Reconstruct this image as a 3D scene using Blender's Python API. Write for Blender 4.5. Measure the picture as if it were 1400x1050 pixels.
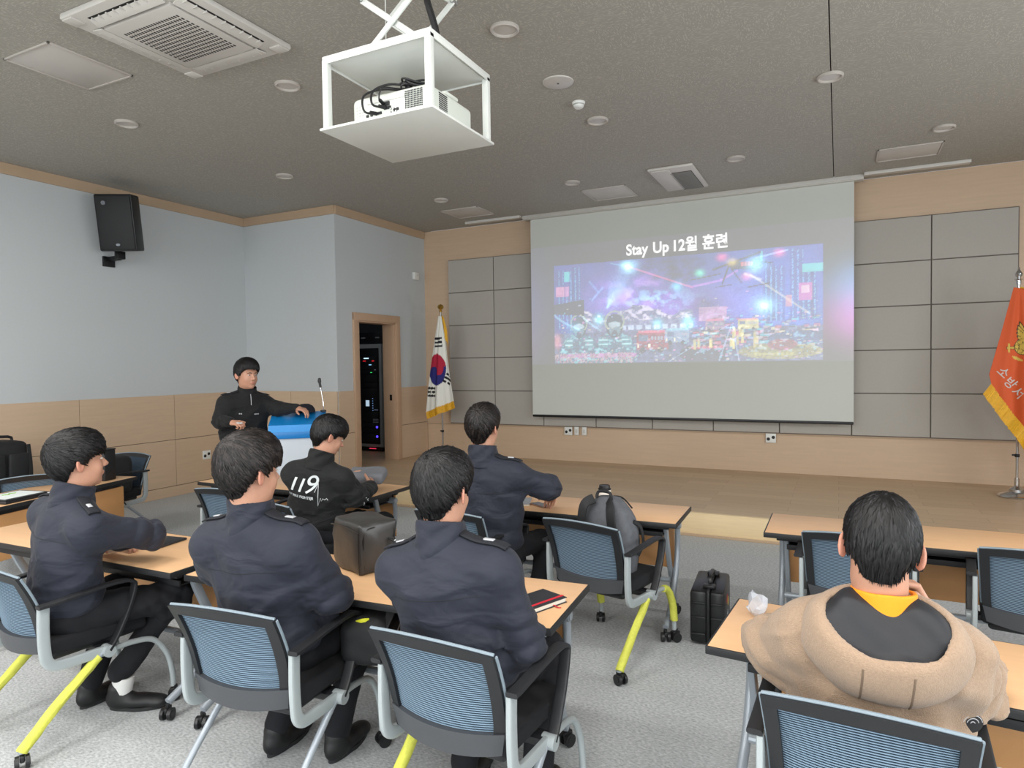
import bpy, bmesh, math, random
import numpy as np
from mathutils import Vector, Matrix
from mathutils.bvhtree import BVHTree

for o in list(bpy.data.objects): bpy.data.objects.remove(o)
S = bpy.context.scene
COL = S.collection
PI = math.pi

# ------------------------------------------------------------------ camera
CAM_YAW, CAM_PITCH, CAM_ROLL, CAM_F = 26.3483, 1.7832, 0.8013, 902.9467
_y, _p, _r = [math.radians(a) for a in (CAM_YAW, CAM_PITCH, CAM_ROLL)]
_f = Vector((-math.sin(_y)*math.cos(_p), math.cos(_y)*math.cos(_p), -math.sin(_p)))
_rt = Vector((math.cos(_y), math.sin(_y), 0)); _up = _rt.cross(_f)
_r2 = _rt*math.cos(_r) - _up*math.sin(_r); _u2 = _up*math.cos(_r) + _rt*math.sin(_r)
cam = bpy.data.objects.new('camera', bpy.data.cameras.new('camera')); COL.objects.link(cam)
cam.matrix_world = Matrix(((_r2.x, _u2.x, -_f.x, 0), (_r2.y, _u2.y, -_f.y, 0), (_r2.z, _u2.z, -_f.z, 1.68), (0, 0, 0, 1)))
cam.data.sensor_fit = 'HORIZONTAL'; cam.data.sensor_width = 36
cam.data.lens = CAM_F/1400*36; cam.data.clip_start = .05; cam.data.clip_end = 60
S.camera = cam

# ------------------------------------------------------------------ light, world, exposure
W = bpy.data.worlds.new('world'); S.world = W; W.use_nodes = True
W.node_tree.nodes['Background'].inputs[0].default_value = (.8, .86, .95, 1)
W.node_tree.nodes['Background'].inputs[1].default_value = 1.0
S.view_settings.view_transform = 'Standard'; S.view_settings.look = 'None'
S.view_settings.gamma = 1; S.view_settings.use_curve_mapping = False
S.view_settings.exposure = -.72
def area(name, loc, rot, sx, sy, power, color):
    l = bpy.data.lights.new(name, 'AREA'); l.shape = 'RECTANGLE'; l.size = sx; l.size_y = sy
    l.energy = power; l.color = color
    o = bpy.data.objects.new(name, l); COL.objects.link(o); o.location = loc; o.rotation_euler = rot
    return o
# daylight entering through the windows of the right wall and the rear wall
for i, yy in enumerate((-3.2, -0.4, 2.4, 5.2)):
    area('window_daylight', (3.93, yy, 1.95), (0, PI/2, 0), 1.7, 1.9, 110, (.95, .98, 1))
for i, xx in enumerate((-5.6, -2.6, .4)):
    area('window_daylight', (xx, -4.93, 2.1), (PI/2, 0, 0), 2.0, 1.6, 150, (.95, .98, 1))
# the rear half of the room has its ceiling panels switched on
PANELS = [(x, y) for y in (-3.6, -1.9, -.2, 1.3) for x in (-5.6, -3.1, -.6, 1.9)]  # frontmost row is added to brighten the carpet near the camera
for x, y in PANELS:
    area('ceiling_panel_light', (x, y, 3.80), (0, 0, 0), 1.1, .28, 56, (1, .98, .95))

# ------------------------------------------------------------------ materials
def lin(c):
    c = [v/255 for v in c]
    return tuple((v/12.92 if v <= .04045 else ((v+.055)/1.055)**2.4) for v in c) + (1,)
MATS = {}
def mat(name, rgb, rough=.5, metal=0, noise=0, nscale=20, bump=0, bscale=200, emit=0, stretch=None, coat=0, attr=None, spec=.5, alpha=1, sheen=0, trans=0):
    if name in MATS: return MATS[name]
    m = bpy.data.materials.new(name); m.use_nodes = True; nt = m.node_tree
    b = nt.nodes['Principled BSDF']; L = nt.links.new
    c = lin(rgb)
    b.inputs['Base Color'].default_value = c; b.inputs['Roughness'].default_value = rough
    b.inputs['Metallic'].default_value = metal; b.inputs['Specular IOR Level'].default_value = spec
    b.inputs['Coat Weight'].default_value = coat; b.inputs['Alpha'].default_value = alpha
    b.inputs['Sheen Weight'].default_value = sheen
    b.inputs['Transmission Weight'].default_value = trans
    if emit:
        b.inputs['Emission Color'].default_value = c; b.inputs['Emission Strength'].default_value = emit
    src = None
    if attr:
        a = nt.nodes.new('ShaderNodeAttribute'); a.attribute_name = attr; src = a.outputs['Color']; L(src, b.inputs['Base Color'])
    tc = nt.nodes.new('ShaderNodeTexCoord'); mp = nt.nodes.new('ShaderNodeMapping'); L(tc.outputs['Object'], mp.inputs[0])
    if stretch: mp.inputs['Scale'].default_value = stretch
    if noise:
        n = nt.nodes.new('ShaderNodeTexNoise'); n.inputs['Scale'].default_value = nscale; n.inputs['Detail'].default_value = 5; n.inputs['Roughness'].default_value = .6
        L(mp.outputs[0], n.inputs['Vector'])
        mr = nt.nodes.new('ShaderNodeMapRange'); mr.inputs['From Min'].default_value = .25; mr.inputs['From Max'].default_value = .75
        mr.inputs['To Min'].default_value = 1-noise; mr.inputs['To Max'].default_value = 1+noise; L(n.outputs['Fac'], mr.inputs['Value'])
        mx = nt.nodes.new('ShaderNodeMix'); mx.data_type = 'RGBA'; mx.blend_type = 'MULTIPLY'; mx.inputs[0].default_value = 1
        if src: L(src, mx.inputs[6])
        else: mx.inputs[6].default_value = c
        L(mr.outputs[0], mx.inputs[7]); L(mx.outputs[2], b.inputs['Base Color'])
    if bump:
        n2 = nt.nodes.new('ShaderNodeTexNoise'); n2.inputs['Scale'].default_value = bscale; n2.inputs['Detail'].default_value = 3
        L(mp.outputs[0], n2.inputs['Vector'])
        bp = nt.nodes.new('ShaderNodeBump'); bp.inputs['Strength'].default_value = bump; bp.inputs['Distance'].default_value = .003
        L(n2.outputs['Fac'], bp.inputs['Height']); L(bp.outputs[0], b.inputs['Normal'])
    MATS[name] = m; return m

# ------------------------------------------------------------------ mesh helpers
def BM(): return bmesh.new()
def box(bm, c, s, bev=0, rot=None, seg=2):
    r = bmesh.ops.create_cube(bm, size=1)
    vs = r['verts']
    M = Matrix.Diagonal((*s, 1))
    R = Matrix.Identity(4)
    if rot is not None: R = rot.to_4x4() if not isinstance(rot, tuple) else (Matrix.Rotation(rot[2], 4, 'Z') @ Matrix.Rotation(rot[1], 4, 'Y') @ Matrix.Rotation(rot[0], 4, 'X'))
    bmesh.ops.transform(bm, matrix=M, verts=vs)
    if bev:
        es = list({e for v in vs for e in v.link_edges})
        rr = bmesh.ops.bevel(bm, geom=es, offset=bev, segments=seg, affect='EDGES', profile=.5)
        vs = list({v for f in rr['faces'] for v in f.verts} | {v for v in vs if v.is_valid})
    bmesh.ops.transform(bm, matrix=Matrix.Translation(c) @ R, verts=vs)
    return vs
def cyl(bm, a, b, r, r2=None, n=16, caps=True):
    a = Vector(a); b = Vector(b); d = b-a; L = d.length
    res = bmesh.ops.create_cone(bm, cap_ends=caps, segments=n, radius1=r, radius2=r if r2 is None else r2, depth=L)
    M = Matrix.Translation((a+b)/2) @ d.to_track_quat('Z', 'Y').to_matrix().to_4x4()
    bmesh.ops.transform(bm, matrix=M, verts=res['verts'])
def smooth_path(pts, n=6):
    P = [Vector(p) for p in pts]; out = []
    for i in range(len(P)-1):
        p0 = P[max(i-1, 0)]; p1 = P[i]; p2 = P[i+1]; p3 = P[min(i+2, len(P)-1)]
        for k in range(n):
            t = k/n
            out.append(.5*((2*p1)+(-p0+p2)*t+(2*p0-5*p1+4*p2-p3)*t*t+(-p0+3*p1-3*p2+p3)*t**3))
    out.append(P[-1]); return out
def tube(bm, pts, r, n=10, sm=0, flat=None, up=None, r_end=None):
    """sweep: r = radius, or flat=(half width, half thickness) for a rounded strip; up = direction of the thickness"""
    if sm: pts = smooth_path(pts, sm)
    P = [Vector(p) for p in pts]; rings = []
    prev = None
    for i, p in enumerate(P):
        t = (P[min(i+1, len(P)-1)]-P[max(i-1, 0)]).normalized()
        if up is not None: u = Vector(up); u = (u-t*u.dot(t)).normalized()
        else:
            u = prev if prev is not None else (Vector((0, 0, 1)) if abs(t.z) < .9 else Vector((1, 0, 0)))
            u = (u-t*u.dot(t)).normalized(); prev = u
        s = t.cross(u)
        rr = r if r_end is None else r+(r_end-r)*i/(len(P)-1)
        ring = []
        for k in range(n):
            a = 2*PI*k/n
            if flat:
                ca, sa = math.cos(a), math.sin(a)
                x = flat[0]*math.copysign(abs(ca)**.45, ca); y = flat[1]*math.copysign(abs(sa)**.45, sa)
            else: x, y = rr*math.cos(a), rr*math.sin(a)
            ring.append(bm.verts.new(p+s*x+u*y))
        rings.append(ring)
    for a, b in zip(rings, rings[1:]):
        for k in range(n): bm.faces.new((a[k], a[(k+1) % n], b[(k+1) % n], b[k]))
    bm.faces.new(rings[0][::-1]); bm.faces.new(rings[-1])
def lathe(bm, prof, c=(0, 0, 0), n=24):
    rings = []
    for r, z in prof:
        rings.append([bm.verts.new((c[0]+r*math.cos(2*PI*k/n), c[1]+r*math.sin(2*PI*k/n), c[2]+z)) for k in range(n)] if r > 1e-5 else [bm.verts.new((c[0], c[1], c[2]+z))])
    for a, b in zip(rings, rings[1:]):
        for k in range(n):
            k2 = (k+1) % n
            if len(a) == 1 and len(b) == 1: continue
            if len(a) == 1: bm.faces.new((a[0], b[k2], b[k]))
            elif len(b) == 1: bm.faces.new((a[k], a[k2], b[0]))
            else: bm.faces.new((a[k], a[k2], b[k2], b[k]))
def prism(bm, poly, z0, z1):
    """poly list of (x,y), extruded along z"""
    a = [bm.verts.new((x, y, z0)) for x, y in poly]; b = [bm.verts.new((x, y, z1)) for x, y in poly]
    n = len(poly)
    bm.faces.new(a[::-1]); bm.faces.new(b)
    for k in range(n): bm.faces.new((a[k], a[(k+1) % n], b[(k+1) % n], b[k]))
def xf(bm, M):
    bmesh.ops.transform(bm, matrix=M, verts=bm.verts[:])
def finish(bm, name, m, smooth=35):
    bmesh.ops.recalc_face_normals(bm, faces=bm.faces[:])
    me = bpy.data.meshes.new(name); bm.to_mesh(me); bm.free()
    if m: me.materials.append(m)
    if smooth:
        me.shade_smooth()
        me.set_sharp_from_angle(angle=math.radians(smooth))
    return me
def link(name, me, parent=None, loc=None):
    o = bpy.data.objects.new(name, me); COL.objects.link(o)
    if parent is not None: o.parent = parent
    if loc is not None: o.location = loc
    return o
def obj(name, bm, m, parent=None, loc=None, smooth=35, **kw):
    o = link(name, finish(bm, name, m, smooth), parent, loc)
    for k, v in kw.items(): o[k] = v
    return o
def tag(o, label, cat, group=None):
    o['label'] = label; o['category'] = cat
    if group: o['group'] = group
    return o
def thing(name, label, cat, loc=(0, 0, 0), rotz=0, group=None):
    o = bpy.data.objects.new(name, None); COL.objects.link(o); o.empty_display_size = .05
    o.location = loc; o.rotation_euler = (0, 0, rotz)
    return tag(o, label, cat, group)
def struct(name, bm, m, parent=None, smooth=35, **kw):
    o = obj(name, bm, m, parent, smooth=smooth, **kw)
    if parent is None: o['kind'] = 'structure'
    return o
def bx(c, s, bev=0, rot=None):
    bm = BM(); box(bm, c, s, bev, rot); return bm
def dup(root, loc, rotz, label=None, group=None):
    r = root.copy(); COL.objects.link(r); r.location = loc; r.rotation_euler = (0, 0, rotz)
    if label: r['label'] = label
    if group: r['group'] = group
    for ch in list(root.children):
        c = ch.copy(); COL.objects.link(c); c.parent = r
        for g in ch.children:
            d = g.copy(); COL.objects.link(d); d.parent = c
    return r
def text_mesh(txt, size, ext=.001, align='CENTER', bold=0):
    cu = bpy.data.curves.new('t', 'FONT'); cu.body = txt; cu.size = size; cu.extrude = ext; cu.align_x = align; cu.offset = bold
    o = bpy.data.objects.new('t', cu); COL.objects.link(o)
    dg = bpy.context.evaluated_depsgraph_get(); me = bpy.data.meshes.new_from_object(o.evaluated_get(dg))
    bpy.data.objects.remove(o); bpy.data.curves.remove(cu)
    return me
# ------------------------------------------------------------------ room shell
XL, Y1, XB, YD, ZC, ZT, ZW, ZS, YF = -7.833, 7.006, -6.117, 9.153, 3.85, 3.735, 1.3325, .218, 6.443
XR, YR, ZM = 4.0, -5.0, .742
m_wood = mat('beige_wood_panel', (202, 176, 149), .45, noise=.05, nscale=3, stretch=(1, 1, 14), bump=.05, bscale=60)
m_trim = mat('beige_wood_trim', (186, 161, 134), .45, noise=.04, nscale=4)
m_paint = mat('blue_grey_wallpaper', (193, 198, 200), .85, noise=.02, nscale=60, bump=.15, bscale=250)
m_gap = mat('dark_joint', (60, 48, 40), .9)
m_panel = mat('grey_fabric_panel', (176, 172, 165), .95, noise=.03, nscale=80, bump=.3, bscale=500)
m_white = mat('white_plastic', (226, 228, 224), .4)

# carpet
def carpet():
    m = bpy.data.materials.new('grey_carpet'); m.use_nodes = True; nt = m.node_tree; b = nt.nodes['Principled BSDF']; L = nt.links.new
    b.inputs['Roughness'].default_value = .95; b.inputs['Specular IOR Level'].default_value = .1
    tc = nt.nodes.new('ShaderNodeTexCoord')
    n1 = nt.nodes.new('ShaderNodeTexNoise'); n1.inputs['Scale'].default_value = 420; n1.inputs['Detail'].default_value = 4; n1.inputs['Roughness'].default_value = .8
    n2 = nt.nodes.new('ShaderNodeTexNoise'); n2.inputs['Scale'].default_value = 60; n2.inputs['Detail'].default_value = 6
    mp = nt.nodes.new('ShaderNodeMapping'); mp.inputs['Scale'].default_value = (1, 1.7, 1); mp.inputs['Rotation'].default_value = (0, 0, .5)
    L(tc.outputs['Object'], n1.inputs['Vector']); L(tc.outputs['Object'], mp.inputs[0]); L(mp.outputs[0], n2.inputs['Vector'])
    ad = nt.nodes.new('ShaderNodeMath'); ad.operation = 'ADD'; L(n1.outputs['Fac'], ad.inputs[0]); L(n2.outputs['Fac'], ad.inputs[1])
    cr = nt.nodes.new('ShaderNodeValToRGB'); cr.color_ramp.elements[0].position = .32; cr.color_ramp.elements[0].color = lin((128, 131, 133))
    cr.color_ramp.elements[1].position = .68; cr.color_ramp.elements[1].color = lin((214, 217, 218))
    ml = nt.nodes.new('ShaderNodeMath'); ml.operation = 'MULTIPLY'; ml.inputs[1].default_value = .5; L(ad.outputs[0], ml.inputs[0]); L(ml.outputs[0], cr.inputs[0])
    L(cr.outputs[0], b.inputs['Base Color'])
    bp = nt.nodes.new('ShaderNodeBump'); bp.inputs['Strength'].default_value = .35; bp.inputs['Distance'].default_value = .003
    L(n1.outputs['Fac'], bp.inputs['Height']); L(bp.outputs[0], b.inputs['Normal'])
    return m
struct('floor', bx(((XL+XR)/2, (YR+YF)/2, -.05), (XR-XL+.2, YF-YR+.1, .1)), carpet(), smooth=0)

def stage_wood():
    m = bpy.data.materials.new('stage_laminate'); m.use_nodes = True; nt = m.node_tree; b = nt.nodes['Principled BSDF']; L = nt.links.new
    b.inputs['Roughness'].default_value = .42
    tc = nt.nodes.new('ShaderNodeTexCoord')
    br = nt.nodes.new('ShaderNodeTexBrick'); br.inputs['Scale'].default_value = 1; br.inputs['Brick Width'].default_value = 1.2; br.inputs['Row Height'].default_value = .19
    br.inputs['Mortar Size'].default_value = .0015; br.offset = .37; br.inputs['Color1'].default_value = lin((204, 178, 146)); br.inputs['Color2'].default_value = lin((192, 165, 134)); br.inputs['Mortar'].default_value = lin((140, 116, 92))
    L(tc.outputs['Object'], br.inputs['Vector'])
    mp = nt.nodes.new('ShaderNodeMapping'); mp.inputs['Scale'].default_value = (1.5, 26, 1); L(tc.outputs['Object'], mp.inputs[0])
    n = nt.nodes.new('ShaderNodeTexNoise'); n.inputs['Scale'].default_value = 3; n.inputs['Detail'].default_value = 8; L(mp.outputs[0], n.inputs['Vector'])
    mr = nt.nodes.new('ShaderNodeMapRange'); mr.inputs['To Min'].default_value = .86; mr.inputs['To Max'].default_value = 1.12; L(n.outputs['Fac'], mr.inputs['Value'])
    mx = nt.nodes.new('ShaderNodeMix'); mx.data_type = 'RGBA'; mx.blend_type = 'MULTIPLY'; mx.inputs[0].default_value = 1
    L(br.outputs['Color'], mx.inputs[6]); L(mr.outputs[0], mx.inputs[7]); L(mx.outputs[2], b.inputs['Base Color'])
    return m
m_stage = stage_wood()
st = struct('floor_stage', bx(((XL+XR)/2, (YF+YD)/2+.02, ZS/2-.02), (XR-XL, YD-YF-.02, ZS-.0-.04+.04), 0), m_stage, smooth=0)
st.location.z = .02
bm = BM(); box(bm, ((XL+XR)/2, YF-.02, ZS/2), (XR-XL, .03, ZS), .004); box(bm, ((XL+XR)/2, YF-.01, ZS+.001), (XR-XL, .055, .012), .003)
obj('riser_board', bm, mat('pale_oak_riser', (232, 208, 166), .5, noise=.06, nscale=4, stretch=(1, 1, 12)), st, loc=(0, 0, -.02), label='pale oak riser board along the front of the stage')
bm = BM(); box(bm, ((XL+XR)/2, YF-.045, .012), (XR-XL, .02, .024), .002)
obj('base_strip', bm, m_trim, st, loc=(0, 0, -.02))

# left wall: painted board above, wood wainscot panels below
def wall_slab(name, c, s, m): return struct(name, bx(c, s), m, smooth=0)
wl = wall_slab('wall_left', (XL-.05, (YR+Y1)/2+.05, ZC/2), (.1, Y1-YR+.1, ZC), m_paint)
def panels_yz(parent, x, ys, zs, sgn, t=.014, gap=.006):
    for y0, y1 in zip(ys, ys[1:]):
        for z0, z1 in zip(zs, zs[1:]):
            obj('wood_panel', bx((x+sgn*t/2, (y0+y1)/2, (z0+z1)/2), (t, y1-y0-gap, z1-z0-gap), .0015), m_wood, parent, smooth=0)
ysl = [5.791-1.21*k for k in range(8)][::-1] + [Y1-.0]
obj('joint_backing', bx((XL-.004, (YR+Y1)/2, ZW/2), (.012, Y1-YR-.01, ZW-.01)), m_gap, wl, smooth=0)
panels_yz(wl, XL+.003, [-2.68]+ysl[1:], [.135, ZM, ZW], 1)
struct('baseboard_left', bx((XL+.011, (YR+Y1)/2, .066), (.022, Y1-YR, .132), .003), m_wood, smooth=0)
struct('trim_1', bx((XL+.012, (YR+Y1)/2, (ZT+ZC)/2), (.03, Y1-YR, ZC-ZT), .003), m_trim, smooth=0)
# back jog wall, parallel to the screen wall
wj = wall_slab('wall_back_left', ((XL+XB)/2-.03, Y1+.055, ZC/2), (XB-XL-.06, .1, ZC), m_paint)
obj('joint_backing', bx(((XL+XB)/2, Y1+.004, ZW/2), (XB-XL-.02, .012, ZW-.01)), m_gap, wj, smooth=0)
for x0, x1 in ((XL, XL+.87), (XL+.87, XB)):
    for z0, z1 in ((ZS, ZM), (ZM, ZW)):
        obj('wood_panel', bx(((x0+x1)/2, Y1-.01, (z0+z1)/2), (x1-x0-.006, .014, z1-z0-.006), .0015), m_wood, wj, smooth=0)
struct('trim_2', bx(((XL+XB)/2, Y1-.012, (ZT+ZC)/2), (XB-XL, .03, ZC-ZT), .003), m_trim, smooth=0)
# door wall
DY0, DY1, DZ, DT = 7.44, 8.305, 2.32, .2
bm = BM()
box(bm, (XB-DT/2, (Y1+DY0)/2, ZC/2), (DT, DY0-Y1, ZC)); box(bm, (XB-DT/2, (YD+.1+DY1)/2, ZC/2), (DT, YD+.1-DY1, ZC)); box(bm, (XB-DT/2, (DY0+DY1)/2, (DZ+ZC)/2), (DT, DY1-DY0, ZC-DZ))
wd = struct('wall_door_side', bm, m_paint, smooth=0)
for y0, y1 in ((Y1, DY0-.11), (DY1+.11, YD)):
    obj('joint_backing', bx((XB+.002, (y0+y1)/2, (ZS+ZW)/2), (.01, y1-y0-.01, ZW-ZS-.01)), m_gap, wd, smooth=0)
    for z0, z1 in ((ZS, ZM), (ZM, ZW)):
        obj('wood_panel', bx((XB+.01, (y0+y1)/2, (z0+z1)/2), (.014, y1-y0-.006, z1-z0-.006), .0015), m_wood, wd, smooth=0)
struct('trim_3', bx((XB+.012, (Y1+YD)/2-.007, (ZT+ZC)/2), (.03, YD-Y1-.016, ZC-ZT), .003), m_trim, smooth=0)
bm = BM()
for yy, s in ((DY0, -1), (DY1, 1)):
    box(bm, (XB+.008, yy+s*.055, (ZS+DZ)/2+.05), (.05, .11, DZ-ZS+.1), .004)
    box(bm, (XB-DT/2, yy-s*.009, (ZS+DZ)/2), (DT+.02, .02, DZ-ZS), .002)
box(bm, (XB+.008, (DY0+DY1)/2, DZ+.055), (.052, DY1-DY0+.22, .11), .004)
box(bm, (XB-DT/2, (DY0+DY1)/2, DZ-.009), (DT+.02, DY1-DY0, .02), .002)
dr = struct('door_1', bm, mat('door_frame_wood', (190, 158, 130), .4, noise=.04, nscale=5))
obj('strike_plate', bx((XB-.07, DY1-.022, 1.18), (.04, .006, .09), .002), mat('dark_steel', (40, 40, 42), .4, .8), dr)
# equipment room behind the door
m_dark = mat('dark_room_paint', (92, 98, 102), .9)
bm = BM()
box(bm, (-9.35, 8.9, 1.95), (.1, 3.7, 3.9)); box(bm, (-7.8, 10.75, 1.95), (3.2, .1, 3.9)); box(bm, (-8.7, 7.16, 1.95), (1.4, .1, 3.9)); box(bm, (-7.8, 8.95, 3.88), (3.2, 3.6, .1))
box(bm, (XB-.1, 10.0, 1.95), (.2, 1.5, 3.9))
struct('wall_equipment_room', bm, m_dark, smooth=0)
struct('floor_equipment_room', bx((-7.75, 8.9, ZS/2), (3.1, 3.6, ZS)), m_stage, smooth=0).location.z = -.001
area('equipment_room_fill', (-7.4, 8.2, 3.7), (0, 0, 0), .6, .6, 7, (.9, .95, 1))  # weak fill light added to brighten the rack side; the room's own lamp is off
# screen wall
ws = wall_slab('wall_screen', ((XB+XR)/2, YD+.06, ZC/2), (XR-XB+.1, .1, ZC), m_wood)
PX0, PX1, PZ0, PZ1 = -5.635, 1.79, .734, 3.342
n = 9; w = (PX1-PX0)/n; h = (PZ1-PZ0)/5
me = None
obj('panel_backing', bx(((PX0+PX1)/2, YD-.0, (PZ0+PZ1)/2), (PX1-PX0+.012, .03, PZ1-PZ0+.012)), mat('panel_groove', (120, 112, 104), .9), ws, smooth=0)
for i in range(n):
    for j in range(5):
        if me is None: me = finish(bx((0, 0, 0), (w-.012, .04, h-.012), .004), 'fabric_panel', m_panel, 0)
        link('fabric_panel', me, ws, (PX0+w*(i+.5), YD-.022, PZ0+h*(j+.5)))
obj('lower_rail', bx(((XB+XR)/2, YD+.003, .71), (XR-XB, .02, .012), .002), m_trim, ws, smooth=0)
# right and rear walls (out of view) with their windows
def wall_with_windows(name, along, fixed, a0, a1, wins, z0, z1):
    bm = BM(); t = .1; cur = a0
    def b(p0, p1, q0, q1):
        if along == 'y': box(bm, (fixed, (p0+p1)/2, (q0+q1)/2), (t, p1-p0, q1-q0))
        else: box(bm, ((p0+p1)/2, fixed, (q0+q1)/2), (p1-p0, t, q1-q0))
    for w0, w1 in wins:
        b(cur, w0, 0, ZC); b(w0, w1, 0, z0); b(w0, w1, z1, ZC); cur = w1
    b(cur, a1, 0, ZC)
    struct(name, bm, m_paint, smooth=0)
    for i, (w0, w1) in enumerate(wins):
        bm = BM()
        for p in (w0+.03, (w0+w1)/2, w1-.03):
            box(bm, (fixed, p, (z0+z1)/2) if along == 'y' else (p, fixed, (z0+z1)/2), (.06, .05, z1-z0) if along == 'y' else (.05, .06, z1-z0), .004)
        for z in (z0+.03, z1-.03):
            box(bm, (fixed, (w0+w1)/2, z) if along == 'y' else ((w0+w1)/2, fixed, z), (.06, w1-w0, .05) if along == 'y' else (w1-w0, .06, .05), .004)
        struct('window_%d' % (i+1+(4 if along == 'x' else 0)), bm, m_white)
wall_with_windows('wall_right', 'y', XR+.06, YR, YD, [(y-1, y+1) for y in (-3.2, -.4, 2.4, 5.2)], 1.0, 2.9)
wall_with_windows('wall_rear', 'x', YR-.06, XL, XR, [(x-1.1, x+1.1) for x in (-5.6, -2.6, .4)], 1.2, 3.0)

# ceiling: two boards with a dark joint between them
def ceil_mat():
    m = bpy.data.materials.new('taupe_textured_ceiling'); m.use_nodes = True; nt = m.node_tree; b = nt.nodes['Principled BSDF']; L = nt.links.new
    b.inputs['Roughness'].default_value = .7
    tc = nt.nodes.new('ShaderNodeTexCoord')
    v = nt.nodes.new('ShaderNodeTexChecker'); v.inputs['Scale'].default_value = 1/.3; L(tc.outputs['Object'], v.inputs['Vector'])
    mp = nt.nodes.new('ShaderNodeMapping'); mp.inputs['Scale'].default_value = (1, 3.5, 1); L(tc.outputs['Object'], mp.inputs[0])
    mp2 = nt.nodes.new('ShaderNodeMapping'); mp2.inputs['Scale'].default_value = (3.5, 1, 1); L(tc.outputs['Object'], mp2.inputs[0])
    outs = []
    for q in (mp, mp2):
        n = nt.nodes.new('ShaderNodeTexNoise'); n.inputs['Scale'].default_value = 38; n.inputs['Detail'].default_value = 1; L(q.outputs[0], n.inputs['Vector']); outs.append(n)
    mx = nt.nodes.new('ShaderNodeMix'); mx.data_type = 'FLOAT'; L(v.outputs['Fac'], mx.inputs[0]); L(outs[0].outputs['Fac'], mx.inputs[2]); L(outs[1].outputs['Fac'], mx.inputs[3])
    cr = nt.nodes.new('ShaderNodeValToRGB'); cr.color_ramp.elements[0].position = .56; cr.color_ramp.elements[1].position = .62
    cr.color_ramp.elements[0].color = lin((161, 158, 150)); cr.color_ramp.elements[1].color = lin((181, 178, 169))
    L(mx.outputs[0], cr.inputs[0]); L(cr.outputs[0], b.inputs['Base Color'])
    bp = nt.nodes.new('ShaderNodeBump'); bp.inputs['Strength'].default_value = .45; bp.inputs['Distance'].default_value = .004; L(mx.outputs[0], bp.inputs['Height']); L(bp.outputs[0], b.inputs['Normal'])
    return m
XS = -.058
bm = BM(); box(bm, ((XL+XS-.004)/2, (YR+YD)/2, ZC+.05), (XS-.004-XL, YD-YR, .1)); box(bm, ((XR+XS+.004)/2, (YR+YD)/2, ZC+.05), (XR-XS-.004, YD-YR, .1))
ce = struct('ceiling', bm, ceil_mat(), smooth=0)
obj('joint_backing', bx((XS, (YR+YD)/2, ZC+.09), (.1, YD-YR, .02)), m_gap, ce, smooth=0)

# ------------------------------------------------------------------ ceiling fixtures
m_acw = mat('offwhite_fixture', (205, 202, 196), .45)
m_lens = mat('frosted_lens_off', (196, 192, 186), .35)
m_ring = mat('fixture_ring', (188, 182, 175), .4)
def downlight(x, y, r, label, first=[]):
    if not first:
        t = thing('downlight', label, 'ceiling light', (x, y, ZC), 0, 'unlit round downlights in the ceiling')
        bm = BM(); lathe(bm, [(.78, -.004), (.8, -.014), (.9, -.02), (1, -.012), (1, 0), (.78, 0), (.78, -.004)], n=28)
        for v in bm.verts: v.co.x *= .095; v.co.y *= .095
        obj('ring', bm, m_ring, t)
        bm = BM(); lathe(bm, [(0, -.009), (.05, -.009), (.074, -.006), (.076, 0), (0, 0)], n=28); obj('lens', bm, m_lens, t)
        first.append(t)
    else: t = dup(first[0], (x, y, ZC), 0, label)
    return t
DL = [(-3.812, 3.87, 'unlit round downlight right of the large air conditioner cassette'),
      (-5.639, 3.792, 'unlit round downlight below the access panel at the upper left'),
      (-5.649, 5.657, 'unlit round downlight left of centre, above the corner of the back walls'),
      (-1.944, 3.891, 'large looking unlit round downlight just right of the projector scissor lift'),
      (-1.941, 5.722, 'unlit round downlight below the small smoke detector'),
      (-.063, 5.703, 'unlit round downlight sitting on the long dark ceiling joint'),
      (.888, 7.472, 'unlit round downlight farthest right, above the right ceiling hatch'),
      (-.995, 7.496, 'unlit round downlight right of the small ceiling vent'),
      (-2.881, 7.52, 'unlit round downlight left of the small ceiling vent'),
      (-4.702, 7.464, 'unlit round downlight farthest left in the row nearest the screen')]
for x, y, l in DL: downlight(x, y, .1, l)
t = thing('ceiling_speaker', 'large flat round ceiling speaker with a centre screw beside the smoke detector', 'ceiling speaker', (-1.949, 4.81, ZC))
bm = BM(); lathe(bm, [(0, -.012), (.10, -.012), (.118, -.008), (.122, 0), (0, 0)], n=32); obj('grille', bm, m_lens, t)
bm = BM(); lathe(bm, [(0, -.017), (.008, -.016), (.009, -.011), (0, -.011)], n=10); obj('centre_screw', bm, mat('grey_screw', (90, 88, 86), .4, .6), t)
t = thing('smoke_detector', 'small white domed smoke detector on the ceiling', 'smoke detector', (-1.951, 5.264, ZC))
bm = BM(); lathe(bm, [(0, -.05), (.03, -.048), (.042, -.038), (.045, -.026), (.03, -.022), (.03, -.018), (0, -.018)], n=20); obj('sensor_head', bm, m_white, t)
bm = BM(); lathe(bm, [(0, -.019), (.05, -.019), (.055, -.01), (.055, 0), (0, 0)], n=20); obj('base', bm, m_white, t)
def hatch(x0, x1, y0, y1, label):
    t = thing('ceiling_hatch', label, 'ceiling hatch', ((x0+x1)/2, (y0+y1)/2, ZC)); w, h = x1-x0, y1-y0
    bm = BM()
    for s in (-1, 1): box(bm, (s*(w/2-.008), 0, -.006), (.016, h, .012), .002); box(bm, (0, s*(h/2-.008), -.006), (w, .016, .012), .002)
    obj('frame', bm, m_ring, t); obj('flap', bx((0, 0, -.003), (w-.036, h-.036, .006), .001), m_lens, t)
hatch(-5.21, -4.68, 2.62, 3.21, 'square white access hatch left of the large air conditioner cassette')
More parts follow.
